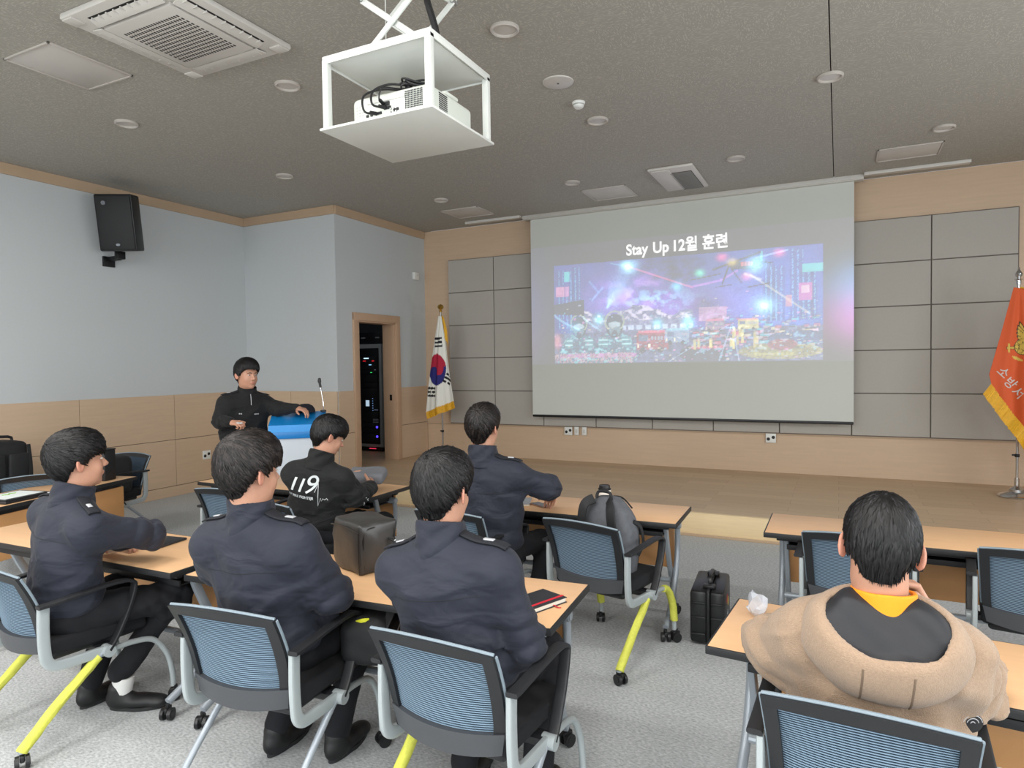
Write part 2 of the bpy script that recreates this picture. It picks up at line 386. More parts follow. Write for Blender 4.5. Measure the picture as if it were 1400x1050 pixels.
hatch(-5.06, -4.46, 8.0, 8.53, 'white ceiling hatch above the national flag, left of the screen')
hatch(-2.93, -2.35, 7.94, 8.52, 'white ceiling hatch left of the small ceiling vent')
hatch(.36, .95, 7.93, 8.4, 'white ceiling hatch right of the screen')
# linear screen slots
for x0, x1, l in ((-5.12, -4.2, 'thin white slot cover on the ceiling left of the screen casing'), (.26, 1.3, 'thin white slot cover on the ceiling right of the screen casing')):
    bm = BM(); box(bm, ((x0+x1)/2, 8.87, ZC-.012), (x1-x0, .13, .024), .004); box(bm, ((x0+x1)/2, 8.80, ZC-.018), (x1-x0, .012, .036), .003)
    tag(obj('slot_cover', bm, m_acw), l, 'ceiling trim')
# large cassette air conditioner
t = thing('cassette_air_conditioner', 'large white cassette air conditioner in the ceiling with perforated square grille', 'air conditioner', (-3.785, 2.93, ZC))
bm = BM(); box(bm, (0, 0, -.02), (.95, .95, .04), .012); obj('frame', bm, m_acw, t)
bm = BM(); box(bm, (0, 0, -.052), (.62, .62, .03), .012); obj('intake_panel', bm, m_acw, t)
for k in range(4):
    a = k*PI/2
    R = Matrix.Rotation(a, 3, 'Z')
    bm = BM(); box(bm, R @ Vector((0, .375, -.0405)), (.6, .07, .004) if k % 2 == 0 else (.07, .6, .004)); obj('air_slot', bm, mat('slot_black', (28, 28, 28), .8), t)
    bm = BM(); box(bm, (0, 0, 0), (.62, .066 if k > 1 else .092, .008), .003, rot=(math.radians(24 if k > 1 else 5), 0, 0)); xf(bm, Matrix.Rotation(a, 4, 'Z') @ Matrix.Translation((0, .364 if k > 1 else .366, -.052))); obj('louvre', bm, m_acw, t)
    bm = BM()
    for j in range(9): box(bm, (-.27+j*.0675, 0, 0), (.006, .05, .02))
    xf(bm, Matrix.Rotation(a, 4, 'Z') @ Matrix.Translation((0, .38, -.045))); obj('vane', bm, m_acw, t, kind='stuff')
bm = BM()
for i in range(22):
    for j in range(13):
        box(bm, (-.242+i*.023, -.215+j*.0345+.008, -.0675), (.012, .020, .002))
obj('grille_holes', bm, mat('grille_hole', (58, 56, 54), .9), t, smooth=0, kind='stuff')
for sx in (-1, 1):
    for sy in (-1, 1): obj('corner_cover', bx((sx*.42, sy*.42, -.043), (.09, .09, .008), .003), m_acw, t)
# small ventilation unit
t = thing('ceiling_ventilator', 'small white ceiling ventilator with a slatted dark intake above the screen', 'ventilator', (-1.69, 7.93, ZC))
bm = BM(); box(bm, (0, 0, -.015), (.5, 1.0, .03), .01); box(bm, (-.12, -.02, -.034), (.2, .88, .012), .006); obj('frame', bm, m_acw, t)
obj('intake', bx((.08, .08, -.031), (.24, .78, .004)), mat('slot_black', (28, 28, 28), .8), t)
me = finish(bx((0, 0, 0), (.235, .012, .012), .002), 'slat', mat('vent_slat', (128, 126, 122), .5))
for k in range(20): link('slat', me, t, (.08, -.295+k*.0395, -.037))
# lit ceiling panels at the rear of the room, plus the added front row
m_lamp = mat('lit_diffuser', (255, 252, 245), .5, emit=3)
for i, (x, y) in enumerate(PANELS):
    t = thing('ceiling_panel_lamp', 'lit ceiling lamp out of the frame, %s from the rear, %s from left' % (('first row', 'second row', 'third row', 'added fourth row')[i//4], ('first', 'second', 'third', 'fourth')[i % 4]), 'ceiling lamp', (x, y, ZC), 0, 'lit ceiling lamps at the rear')
    obj('housing', bx((0, 0, -.01), (1.2, .34, .02), .004), m_white, t); obj('diffuser', bx((0, 0, -.024), (1.12, .28, .008), .002), m_lamp, t)

# ------------------------------------------------------------------ sockets, wall box
m_hole = mat('socket_dark', (30, 30, 32), .6)
def socket(loc, rotz, label, twin=True):
    t = thing('wall_socket', label, 'wall socket', loc, rotz)       # faces local -Y
    obj('cover_plate', bx((0, -.006, 0), (.125, .012, .12), .004), m_white, t)
    for s in (-1, 1):
        bm = BM(); cyl(bm, (s*.03, -.010, s*.012), (s*.03, -.0135, s*.012), .021, n=18); obj('outlet', bm, m_hole, t)
socket((XL+.018, 6.255, .48), PI/2, 'white double wall socket low on the left wall behind the seated men')
socket((-3.6, YD-.013, .665), 0, 'white double wall socket under the left part of the screen')
socket((-.79, YD-.013, .665), 0, 'white double wall socket alone under the right part of the screen')
for i, x in enumerate((-3.47, -3.35)):
    t = thing('wall_switch', ('white switch plate next to the left socket under the screen', 'white switch plate farther right of the pair under the screen')[i], 'switch', (x, YD-.013, .67))
    obj('cover_plate', bx((0, -.006, 0), (.07, .012, .12), .004), m_white, t); obj('rocker', bx((0, -.013, 0), (.03, .006, .05), .002), mat('rocker_grey', (205, 205, 200), .4), t)
t = thing('wall_sensor', 'small white sensor box high on the wall beside the door', 'sensor', (XB+.0, 8.86, 3.1), PI/2)
obj('housing', bx((0, -.03, 0), (.13, .05, .12), .008), m_white, t)
obj('mount', bx((0, -.004, 0), (.1, .01, .09), .003), m_ring, t)
obj('sensor_window', bx((.01, -.057, .01), (.03, .004, .025), .001), mat('rocker_grey', (205, 205, 200), .4), t)
# ------------------------------------------------------------------ projection screen
def screen():
    t = thing('projection_screen', 'large white pull-down projection screen showing a projected slide', 'projection screen', (-1.965, 8.95, .9))
    W2, H = 2.125, 2.95
    bm = BM(); box(bm, (0, 0, H/2), (2*W2, .004, H)); obj('screen_fabric', bm, mat('screen_white', (204, 208, 202), .8), t, smooth=0)
    bm = BM(); box(bm, (0, 0, H-.035), (4.45, .13, .045), .008); box(bm, (0, -.07, H-.022), (4.45, .02, .05), .004); obj('casing', bm, mat('casing_white', (196, 194, 188), .4), t)
    bm = BM(); box(bm, (0, 0, 0), (2*W2, .03, .035), .01); obj('weight_bar', bm, mat('black_bar', (18, 20, 24), .4), t)
    # the projected slide: a thin sheet of light just on the fabric, painted cell by cell
    NX, NZ = 425, 172; z0, z1 = 1.655-.9, 3.375-.9
    xs = np.linspace(-W2, W2, NX); zs = np.linspace(z0, z1, NZ)
    X, Z = np.meshgrid(xs, zs); rng = np.random.default_rng(4)
    def nz(sc, oc=4, seed=0):
        r = np.random.default_rng(seed); out = np.zeros_like(X); a = 1.; tot = 0
        for o in range(oc):
            g = r.random((int(8*sc*2**o)+3, int(14*sc*2**o)+3)); u = (X+W2)/(2*W2)*(g.shape[1]-2); v = (Z-z0)/(z1-z0)*(g.shape[0]-2)
            iu, iv = u.astype(int), v.astype(int); fu, fv = u-iu, v-iv; fu = fu*fu*(3-2*fu); fv = fv*fv*(3-2*fv)
            out += a*((g[iv, iu]*(1-fu)+g[iv, iu+1]*fu)*(1-fv)+(g[iv+1, iu]*(1-fu)+g[iv+1, iu+1]*fu)*fv); tot += a; a *= .55
        return out/tot
    I = np.zeros(X.shape+(3,))
    def gl(cx, cz, sx, sz, c, p=1.):
        g = np.exp(-(((X-cx)/sx)**2+((Z-cz)/sz)**2)**p)[..., None]; np.add(I, g*np.array(c), out=I)
    # slide ground: faint violet, cyan and pink glow at the right edge
    I += np.array((.012, .016, .055))
    gl(2.3, 2.55-.9, .42, .28, (.05, .32, .75)); gl(2.3, 2.2-.9, .42, .3, (.75, .12, .72)); gl(-2.4, 2.5-.9, .5, .6, (.02, .03, .20)); gl(-2.4, 1.95-.9, .3, .3, (.10, .02, .12))
    bgI = I.copy()
    # picture
    px0, px1, pz0, pz1 = -1.755, 1.79, 1.675-.9, 3.09-.9
    I = np.zeros(X.shape+(3,)); u = (X-px0)/(px1-px0); v = (Z-pz0)/(pz1-pz0)
    n1, n2, n3 = nz(1, 5, 1), nz(3, 4, 2), nz(6, 3, 3)
    def G(cu, cv, su, sv, c): np.add(I, np.exp(-(((u-cu)/su)**2+((v-cv)/sv)**2))[..., None]*np.array(c), out=I)
    I += (np.array((.03, .05, .30))*(.4+1.2*n1)[..., None])
    G(.30, .62, .20, .28, (.16, .10, .42)); G(.80, .65, .28, .4, (.03, .10, .42)); G(.9, .3, .2, .3, (.02, .10, .30)); G(.55, .5, .2, .2, (.22, .06, .40))
    smoke = np.exp(-(((u-.47)/.16)**2+((v-.84)/.22)**2)); I *= (1-.9*smoke*np.clip(n2*1.5, 0, 1))[..., None]
    smoke2 = np.exp(-(((u-.60)/.08)**2+((v-.52)/.12)**2)); I *= (1-.8*smoke2)[..., None]
    fl = np.exp(-(((u-.40)/.13)**2+((v-.56-.05*n2)/.10)**2))*np.clip((n2-.42)*5, 0, 1); I += fl[..., None]*np.array((.25, .75, 1.1))
    fl = np.exp(-(((u-.36)/.16)**2+((v-.66)/.14)**2))*np.clip((n1-.45)*4, 0, 1); I += fl[..., None]*np.array((.55, .22, .85))
    # water jet fan
    ang = np.arctan2(v-.52, (u-.22)*2.4); rad = np.hypot((u-.22)*2.4, v-.52)
    jet = np.exp(-((ang-1.05)/.28)**2)*np.clip(1-rad/.42, 0, 1)*(rad > .02); I += jet[..., None]*np.array((.35, 1.0, 1.5))
    jet = np.exp(-((ang-1.35)/.10)**2)*np.clip(1-rad/.30, 0, 1); I += jet[..., None]*np.array((.1, .3, .6))
    # towers at both sides
    for k in range(16):
        cu = (rng.uniform(.0, .10) if k < 6 else rng.uniform(.80, 1.)); wd = rng.uniform(.012, .03); tp = rng.uniform(.6, .98)
        m = (abs(u-cu) < wd) & (v < tp) & (v > .35); I[m] = I[m]*.45+np.array((.01, .03, .14))
        m2 = m & ((np.floor(u*170) % 3) == 0) & (rng.random(X.shape) > .55); I[m2] += np.array((.1, .35, .7))
    for cu, cv, w_, h_, c in ((.055, .88, .012, .05, (.1, .9, 1)), (.025, .73, .018, .05, (.9, .35, .7)), (.055, .73, .009, .05, (.8, .3, .8)), (.97, .80, .035, .035, (.1, .85, .95)), (.945, .60, .022, .075, (.75, .15, .7)), (.89, .52, .010, .05, (.8, .35, .6)), (.80, .93, .004, .05, (.1, .7, .9)), (.945, .62, .012, .03, (1.1, .7, 1))):
        I[(abs(u-cu) < w_) & (abs(v-cv) < h_)] = np.array(c)*.8
    # collapsed hall, roofs
    m = (u > .12) & (u < .56) & (v > .30) & (v < .47+.08*n2+.05*np.sin(u*22)); I[m] = (np.array((.20, .22, .42))*(.5+n3)[..., None])[m]
    m = m & (v > .41) & (n3 > .55); I[m] = np.array((.75, .7, .95))
    m = (u > .25) & (u < .56) & (abs(v-.335) < .022) & ((np.floor(u*90) % 3) > 0); I[m] = np.array((.6, .75, 1.))
    for cu, cv in ((.425, .36), (.54, .38), (.19, .43)): G(cu, cv, .018, .05, (.1, .9, 1.1))
    m = (u > .58) & (u < .68) & (v > .37) & (v < .50); I[m] = np.array((.55, .30, .62))*(.5+n3[m][..., None])
    # ground and traffic
    m = v < .30; I[m] = (np.array((.12, .15, .30))*(.35+n3)[..., None])[m]
    for k in range(150):
        cu = rng.uniform(.56, 1.); cv = .42-.42*rng.beta(1.2, 2.2)*1.0; cv = rng.uniform(.14, .42); s = .006+.022*(.45-cv)
        c = [(.9, .85, .55), (.75, .1, .15), (.3, .5, .95), (.9, .6, .9), (.1, .8, 1)][rng.integers(5)]
        m = (abs(u-cu) < s*rng.uniform(.6, 1.6)) & (abs(v-cv) < s*1.1); I[m] = I[m]*.5+np.array(c)*rng.uniform(.2, .9)
        I[(abs(u-cu) < s) & (abs(v-cv-s*1.3) < s*.5)] *= .3
    def truck(cu, cv, w_, h_, body, hl):
        m = (abs(u-cu) < w_) & (abs(v-cv) < h_); I[m] = np.array(body)*(.6+.8*n3[m][..., None])
        I[(abs(u-cu+w_*.55) < w_*.28) & (abs(v-cv-h_*.35) < h_*.35)] = (.10, .16, .28)
        for j in range(5): I[(abs(u-cu-w_*(.0+.2*j)) < w_*.06) & (abs(v-cv-h_*.3) < h_*.22)] = (.35, .40, .55)
        I[(abs(u-cu) < w_*.9) & (abs(v-cv-h_*1.1) < h_*.14)] = hl
        I[(abs(u-cu+w_*.9) < w_*.06) & (abs(v-cv+h_*.5) < h_*.2)] = (1.2, 1.1, .8); I[(abs(u-cu+w_*.2) < w_*.06) & (abs(v-cv+h_*.5) < h_*.2)] = (1.2, 1.1, .8)
        for q in (-.6, .5):
            m = ((u-cu-w_*q)**2*6.3+(v-cv+h_)**2) < (h_*.35)**2; I[m] = (.01, .01, .02)
    truck(.405, .20, .062, .085, (.30, .03, .06), (.9, .15, .25)); truck(.50, .24, .045, .06, (.22, .35, .55), (.3, .7, .9)); truck(.64, .33, .035, .045, (.3, .2, .35), (1, .2, .4)); truck(.755, .33, .035, .04, (.75, .7, .30), (1, .4, .3))
    # near cars along the lower edge
    for cu, cv, w_, h_, c in ((.60, .07, .09, .10, (.03, .04, .07)), (.86, .08, .14, .07, (.30, .28, .10)), (.93, .20, .11, .06, (.05, .10, .25)), (.87, .14, .05, .05, (.3, .08, .10))):
        m = ((u-cu)/w_)**2+((v-cv)/h_)**2 < 1; I[m] = np.array(c)*(.6+.8*n3[m][..., None]); m2 = m & (n3 > .62) & (v > cv); I[m2] += np.array((.12, .30, .42))
    for cu in np.linspace(.56, .66, 6): G(cu, .13, .007, .012, (1.1, .1, .2))
    for cu in np.linspace(.78, .90, 9): G(cu, .055, .004, .010, (.7, .7, .1))
    # road
    for a in (.50, .66, .72):
        m = (abs((u-.70)-(a-.70)*(.35-v)/.30) < .002) & (v < .33); I[m] += np.array((.25, .4, .6))
    # small rescuers in yellow
    for k in range(16):
        cu = rng.choice([.57, .62, .69, .70, .71, .73, .78])+rng.uniform(-.01, .01); cv = rng.uniform(.14, .27)
        m = (abs(u-cu) < .0045) & (abs(v-cv) < .035); I[m] = np.array((.85, .75, .25))*rng.uniform(.6, 1.2); G(cu, cv+.042, .004, .010, (.6, .6, .3))
    # two helmeted rescuers, lower left
    for cu, s in ((.105, .95), (.255, 1.05)):
        def E(du, dv, ru, rv): return ((u-cu-du*s)/(ru*s))**2+((v-.30-dv*s)/(rv*s))**2
        m = (E(0, -.22, .085, .22) < 1); I[m] = (np.array((.05, .15, .24))*(.5+1.2*n3)[..., None])[m]
        m2 = m & (n3 > .60); I[m2] = (.25, .75, .85)
        m2 = m & (abs(v-.07) < .018); I[m2] = (.65, .25, .65)
        for q in (-1, 1):
            m = (abs(u-cu-q*.045*s) < .018*s) & (abs(v-.20) < .055); I[m] = (.08, .28, .36); m = m & (np.floor(v*70) % 3 == 0); I[m] = (.45, .95, 1.)
        m = E(0, .06, .034, .115) < 1; I[m] = (.02, .05, .08)
        m = E(0, .03, .022, .075) < 1; I[m] = (.14, .26, .32)
        m = E(0, .07, .024, .028) < 1; I[m] = (.45, .62, .70)
        m = abs(E(0, .10, .036, .095)-1) < .16; m &= v > .33; I[m] = (.35, .45, .30)
        m = E(0, -.02, .012, .035) < 1; I[m] = (.02, .04, .06)
    G(.012, .22, .012, .06, (.9, .2, .15))
    for cu0, cu1, cv0, cv1 in ((.0, .11, .50, .33), (.12, .2, .48, .32)):
        tt = np.clip((u-cu0)/(cu1-cu0), 0, 1); m = (abs(v-(cv0+(cv1-cv0)*tt**.7)) < .012) & (u > cu0) & (u < cu1); I[m] += np.array((.15, .4, .5))
    m = (u > .0) & (u < .13) & (v > .42) & (v < .60+.3*(u-.0)) & (v > .5-.2*u); I[m] = (.015, .02, .03)
    for k in range(500):
        cu, cv = rng.uniform(.0, .33), rng.uniform(0, .10); m = (abs(u-cu) < .002) & (abs(v-cv) < .006); I[m] = np.array((.8, .5, .6))*rng.uniform(.2, .9)
    # beams
    def beam(a, b, w_, c):
        du, dv = b[0]-a[0], (b[1]-a[1]); L2 = (du*2.4)**2+dv**2; tt = (((u-a[0])*2.4)*(du*2.4)+(v-a[1])*dv)/L2
        d = abs(((u-a[0])*2.4)*dv-(v-a[1])*(du*2.4))/math.sqrt(L2); m = np.exp(-(d/w_)**2)*((tt > 0) & (tt < 1)); np.add(I, m[..., None]*np.array(c), out=I)
    beam((.315, .93), (.56, .69), .005, (.9, .12, .2)); beam((.315, .93), (.24, .98), .005, (.1, .4, .8)); beam((.78, .92), (.89, .97), .006, (.3, .6, 1.)); beam((.66, .74), (.56, .70), .008, (.5, .12, .5)); beam((.66, .74), (.72, .82), .008, (.5, .12, .5))
    beam((.76, .78), (.96, .40), .006, (.5, .5, .2)); beam((.74, .79), (.80, .72), .012, (.55, .5, .25)); beam((.16, .62), (.21, .75), .01, (.1, .3, .6)); beam((.15, .82), (.19, .7), .01, (.05, .2, .5))
    # drone
    for a, b, w_ in (((.63, .84), (.80, .97), .010), ((.69, .88), (.665, .70), .008), ((.69, .87), (.735, .70), .006), ((.69, .90), (.84, .87), .007), ((.64, .68), (.70, .695), .006), ((.75, .66), (.83, .69), .006), ((.55, .76), (.66, .80), .006)):
        du, dv = b[0]-a[0], b[1]-a[1]; L2 = (du*2.4)**2+dv**2; tt = (((u-a[0])*2.4)*(du*2.4)+(v-a[1])*dv)/L2
        d = abs(((u-a[0])*2.4)*dv-(v-a[1])*(du*2.4))/math.sqrt(L2); I[(d < w_) & (tt > 0) & (tt < 1)] = (.012, .012, .03)
    m = (abs(u-.735) < .042) & (abs(v-.865+.15*(u-.7)) < .035); I[m] = (.02, .02, .05); m = (abs(u-.75) < .02) & (abs(v-.875) < .016) & ((np.floor(u*260) % 3) > 0); I[m] = (.8, .12, .14)
    for cu, cv, c in ((.665, .95, (1.1, .1, .15)), (.86, .95, (1.1, .1, .15)), (.75, .76, (.9, .1, .12)), (.70, .90, (.8, .6, .1)), (.585, .82, (.1, 1., .5)), (.30, .95, (.2, .8, .5))): G(cu, cv, .016, .03, c)
    for cu, cv, s, c in ((.315, .93, .03, (.4, 1.1, 1.6)), (.31, .93, .012, (1, 1, 1)), (.78, .86, .028, (.4, 1.2, 1.6)), (.81, .49, .035, (.3, .9, 1.6)), (.81, .49, .014, (1, 1, 1)), (.50, .71, .018, (.1, .7, 1)), (.545, .35, .018, (.1, .8, 1.1)), (.08, .35, .03, (.0, .2, .4))): G(cu, cv, s, s*2.2, c)
    hi = nz(22, 2, 9); I *= (.55+.9*hi)[..., None]
    for k in range(520):
        cu, cv = rng.uniform(.0, 1.), rng.beta(1.3, 3.2)*.75; ww, hh = rng.uniform(.0015, .006), rng.uniform(.003, .008)
        m = (abs(u-cu) < ww) & (abs(v-cv) < hh); I[m] = I[m]*.5+np.array([(.2, .7, 1.), (.5, .6, 1.), (.9, .35, .8), (.02, .03, .08), (.02, .02, .06), (.9, .8, .6)][rng.integers(6)])*rng.uniform(.3, .9)
    I += np.array((.02, .03, .10)); I = np.clip(I, 0, 1.6)*(.85+.3*n3[..., None])
    inside = (u >= 0) & (u <= 1) & (v >= 0) & (v <= 1)
    out = bgI; out[inside] = I[inside]
    verts = np.stack([X, np.full_like(X, -.004), Z], -1).reshape(-1, 3)
    idx = np.arange(NX*NZ).reshape(NZ, NX); q = np.stack([idx[:-1, :-1], idx[:-1, 1:], idx[1:, 1:], idx[1:, :-1]], -1).reshape(-1, 4)
    me = bpy.data.meshes.new('projected_slide'); me.from_pydata(verts.tolist(), [], q.tolist())
    a = me.color_attributes.new('slide', 'FLOAT_COLOR', 'POINT'); a.data.foreach_set('color', np.concatenate([out.reshape(-1, 3), np.ones((NX*NZ, 1))], 1).astype(np.float32).ravel())
    m = mat('projected_light', (206, 207, 202), .8); nt = m.node_tree; at = nt.nodes.new('ShaderNodeAttribute'); at.attribute_name = 'slide'
    nt.links.new(at.outputs['Color'], nt.nodes['Principled BSDF'].inputs['Emission Color']); nt.nodes['Principled BSDF'].inputs['Emission Strength'].default_value = SLIDE_GAIN
    me.materials.append(m); sl = link('projected_slide', me, t); sl['label'] = 'projected slide with a night rescue scene in neon blue, red and violet'
    words = [text_mesh(w_, .205, .001, 'LEFT', .0045) for w_ in ('Stay', 'Up', '12월', '훈련')]
    full = []; cur = 0
    for tm in words:
        xs_ = [v.co.x for v in tm.vertices]; full.append((cur-min(xs_), tm)); cur += max(xs_)-min(xs_)+.075
    sc = 1.345/(cur-.075)
    for dx_, tm in full:
        tm.transform(Matrix.Translation((-1.345/2, 0, 0)) @ Matrix.Diagonal((sc, 1.0, 1, 1)) @ Matrix.Translation((dx_, 0, 0))); tm.transform(Matrix.Rotation(PI/2, 4, 'X'))
        tm.materials.clear(); tm.materials.append(mat('title_light', (255, 255, 255), .6, emit=.8))
        to = link('title_word', tm, t, (.0, -.007, 3.155-.9)); to.rotation_euler = (0, math.radians(-.3), 0); to['kind'] = 'stuff'
    return t
SLIDE_GAIN = .95
screen()

# ------------------------------------------------------------------ projector lift, projector
m_wm = mat('white_painted_steel', (214, 217, 212), .4)
def projector():
    X0, X1, Y0_, Y1_, ZB, ZTp = -2.255, -1.635, 2.525, 3.085, 2.835, 3.165
    t = thing('projector_lift', 'white scissor lift with an open cage hanging from the ceiling around the projector', 'projector lift', ((X0+X1)/2, (Y0_+Y1_)/2, ZC))
    c = Vector(((X0+X1)/2, (Y0_+Y1_)/2, ZC)); w, d = X1-X0, Y1_-Y0_
    zb, zt = ZB-ZC, ZTp-ZC
    obj('bottom_board', bx((0, 0, zb-.004), (w+.03, d+.03, .012), .002), m_wm, t)
    obj('top_board', bx((0, 0, zt-.008), (w-.03, d-.03, .01), .002), m_wm, t)
    for sx in (-1, 1):
        for sy in (-1, 1):
            bm = BM(); box(bm, (sx*(w/2-.013), sy*(d/2-.013), (zb+zt)/2), (.032, .032, zt-zb), .002); obj('corner_post', bm, m_wm, t)
    for s in (-1, 1):
        obj('top_rail', bx((0, s*(d/2-.002), zt), (w, .006, .036), .001), m_wm, t); obj('top_rail', bx((s*(w/2-.0), 0, zt), (.006, d, .036), .001), m_wm, t)
    # scissor arms (two planes)
    zc0 = zt+.03
    def arm(p, q, y): bm = BM(); tube(bm, [(p[0], y, p[1]), (q[0], y, q[1])], .0, 8, flat=(.016, .006), up=(0, 1, 0)); obj('scissor_arm', bm, m_wm, t)
    hs = (ZC-.03-ZTp-.03)/2; wx = .2
    for y in (-.12, .12):
        for k in range(2):
            z0_ = zc0+hs*k; z1_ = z0_+hs
            arm((-wx, z0_), (wx, z1_), y-.01); arm((wx, z0_), (-wx, z1_), y+.01)
        for k in range(3): 
            for s in (-1, 1): bm = BM(); cyl(bm, (s*wx, y-.022, zc0+hs*k), (s*wx, y+.022, zc0+hs*k), .012, n=12); obj('pivot', bm, mat('zinc', (170, 172, 172), .35, .8), t)
    for k in range(3): bm = BM(); cyl(bm, (wx, -.12, zc0+hs*k), (wx, .12, zc0+hs*k), .008, n=8); obj('cross_rod', bm, m_wm, t)
    for s in (-1, 1): bm = BM(); cyl(bm, (s*wx, -.12, zc0), (s*wx, .12, zc0), .008, n=8); box(bm, (s*wx, 0, zc0-.016), (.03, .3, .02)); obj('base_rail', bm, m_wm, t)
    bm = BM(); box(bm, (0, 0, -.02), (.5, .34, .04), .004); obj('ceiling_plate', bm, m_wm, t)
    bm = BM(); tube(bm, [(-.10, -.05, zt), (-.10, -.05, -.04)], .0025, 6); obj('lift_cable', bm, m_wm, t)
    bm = BM(); tube(bm, [(.13, .02, zt+.0), (.15, .03, zt+.15), (.11, .0, zt+.35), (.14, .0, zt+.5), (.12, .0, -.04)], .017, 10, sm=5); obj('cable_hose', bm, mat('black_rubber', (22, 22, 24), .5), t)
    # projector itself stands on the bottom board, its rear side towards the seats
    z0 = ZB+.006
    p = thing('projector', 'white projector with cables lying in the hanging cage', 'projector', (c.x+.01, c.y+.0, z0))
    m_pj = mat('projector_shell', (206, 210, 202), .45)
    bm = BM(); box(bm, (0, .02, .088), (.46, .40, .135), .028, seg=4)
    obj('body', bm, m_pj, p)
    bm = BM()
    for sx in (-1, 1):
        for sy in (-1, 1): cyl(bm, (sx*.18, .02+sy*.15, 0), (sx*.18, .02+sy*.15, .03), .016, n=12)
    for i, g in enumerate(((-1, -1), (1, -1), (-1, 1), (1, 1))):
        b2 = BM(); cyl(b2, (g[0]*.18, .02+g[1]*.15, 0), (g[0]*.18, .02+g[1]*.15, .03), .016, n=12); obj('foot', b2, m_hole, p)
    bm.free()
    bm = BM(); box(bm, (.0, -.178, .09), (.40, .008, .095), .003); obj('connector_plate', bm, mat('projector_back', (212, 216, 208), .45), p)
    bm = BM()
    for i in range(12):
        for j in range(9): box(bm, (.095+i*.0085, -.1835, .055+j*.0095), (.0045, .003, .006))
    obj('vent_holes', bm, m_hole, p, smooth=0, kind='stuff')
    bm = BM()
    for i in range(9):
        for j in range(9): box(bm, (.2305, -.10+i*.0085, .055+j*.0095), (.003, .0045, .006))
    obj('side_vent_holes', bm, m_hole, p, smooth=0, kind='stuff')
    bm = BM(); box(bm, (-.02, -.184, .118), (.22, .004, .018), .002); obj('label_strip', bm, mat('rocker_grey', (205, 205, 200), .4), p)
    for x, z, w_, h_ in ((-.13, .055, .014, .012), (-.105, .056, .014, .012), (-.06, .058, .03, .012), (-.01, .075, .04, .014), (.04, .06, .03, .012), (-.02, .095, .045, .02)):
        obj('port', bx((x, -.184, z), (w_, .006, h_), .001), m_hole, p)
    for k in range(6): bm = BM(); cyl(bm, (.01+.016*(k % 3), -.183, .05+.016*(k//3)), (.01+.016*(k % 3), -.189, .05+.016*(k//3)), .0045, n=10); obj('jack', bm, mat('zinc', (170, 172, 172), .35, .8), p)
    bm = BM()
    for i in range(3):
        for j in range(4): box(bm, (-.195+i*.017, -.184, .065+j*.014), (.008, .004, .005), .001)
    obj('key_pad', bm, mat('rocker_grey', (205, 205, 200), .4), p, kind='stuff')
    bm = BM(); cyl(bm, (.1, .2, .09), (.1, .245, .09), .05, n=24); cyl(bm, (.1, .24, .09), (.1, .247, .09), .042, n=24); obj('lens_barrel', bm, m_hole, p)
    bm = BM(); box(bm, (.19, .03, .16), (.07, .12, .02), .008); obj('lens_dial_cover', bm, m_pj, p)
    q = Vector((c.x, c.y, z0))
    cab = [([(-.06, -.19, .055), (-.085, -.25, .05), (-.10, -.235, .13), (-.06, -.15, .185), (.03, -.08, .19), (.10, -.05, .20)], .0055),
           ([(-.01, -.19, .075), (-.03, -.26, .07), (-.04, -.24, .14), (-.0, -.17, .19), (.06, -.10, .20), (.09, -.05, .215)], .0055),
           ([(-.02, -.19, .095), (-.01, -.235, .10), (.0, -.22, .155), (.03, -.14, .175), (.08, -.08, .185)], .004)]
    for i, (pp, r) in enumerate(cab):
        bm = BM(); tube(bm, [q+Vector(v) for v in pp], r, 8, sm=6)
        d0 = (Vector(pp[1])-Vector(pp[0])).normalized(); cyl(bm, q+Vector(pp[0]), q+Vector(pp[0])+d0*.035, .009, n=10)
        tag(obj('cable', bm, mat('black_rubber', (22, 22, 24), .5)), ('black cable looping leftmost out of the back of the projector', 'black cable looping out of the middle port of the projector', 'thin cable plugged into the upper port of the projector')[i], 'cable', 'projector cables')
    bm = BM(); pts = []
    for k in range(60):
        a = k*.55; pts.append(q+Vector((.10+.055*math.cos(a)+.01*math.sin(a*.37), -.08+.05*math.sin(a*1.07), .20+.018*math.sin(a*.7)+.012*math.cos(a*1.9))))
    tube(bm, pts, .005, 7, sm=3); box(bm, q+Vector((.06, -.09, .20)), (.03, .03, .03), .006)
    tag(obj('cable_coil', bm, mat('black_rubber', (22, 22, 24), .5)), 'tangled coil of black cable lying on top of the projector', 'cable', 'projector cables')
projector()

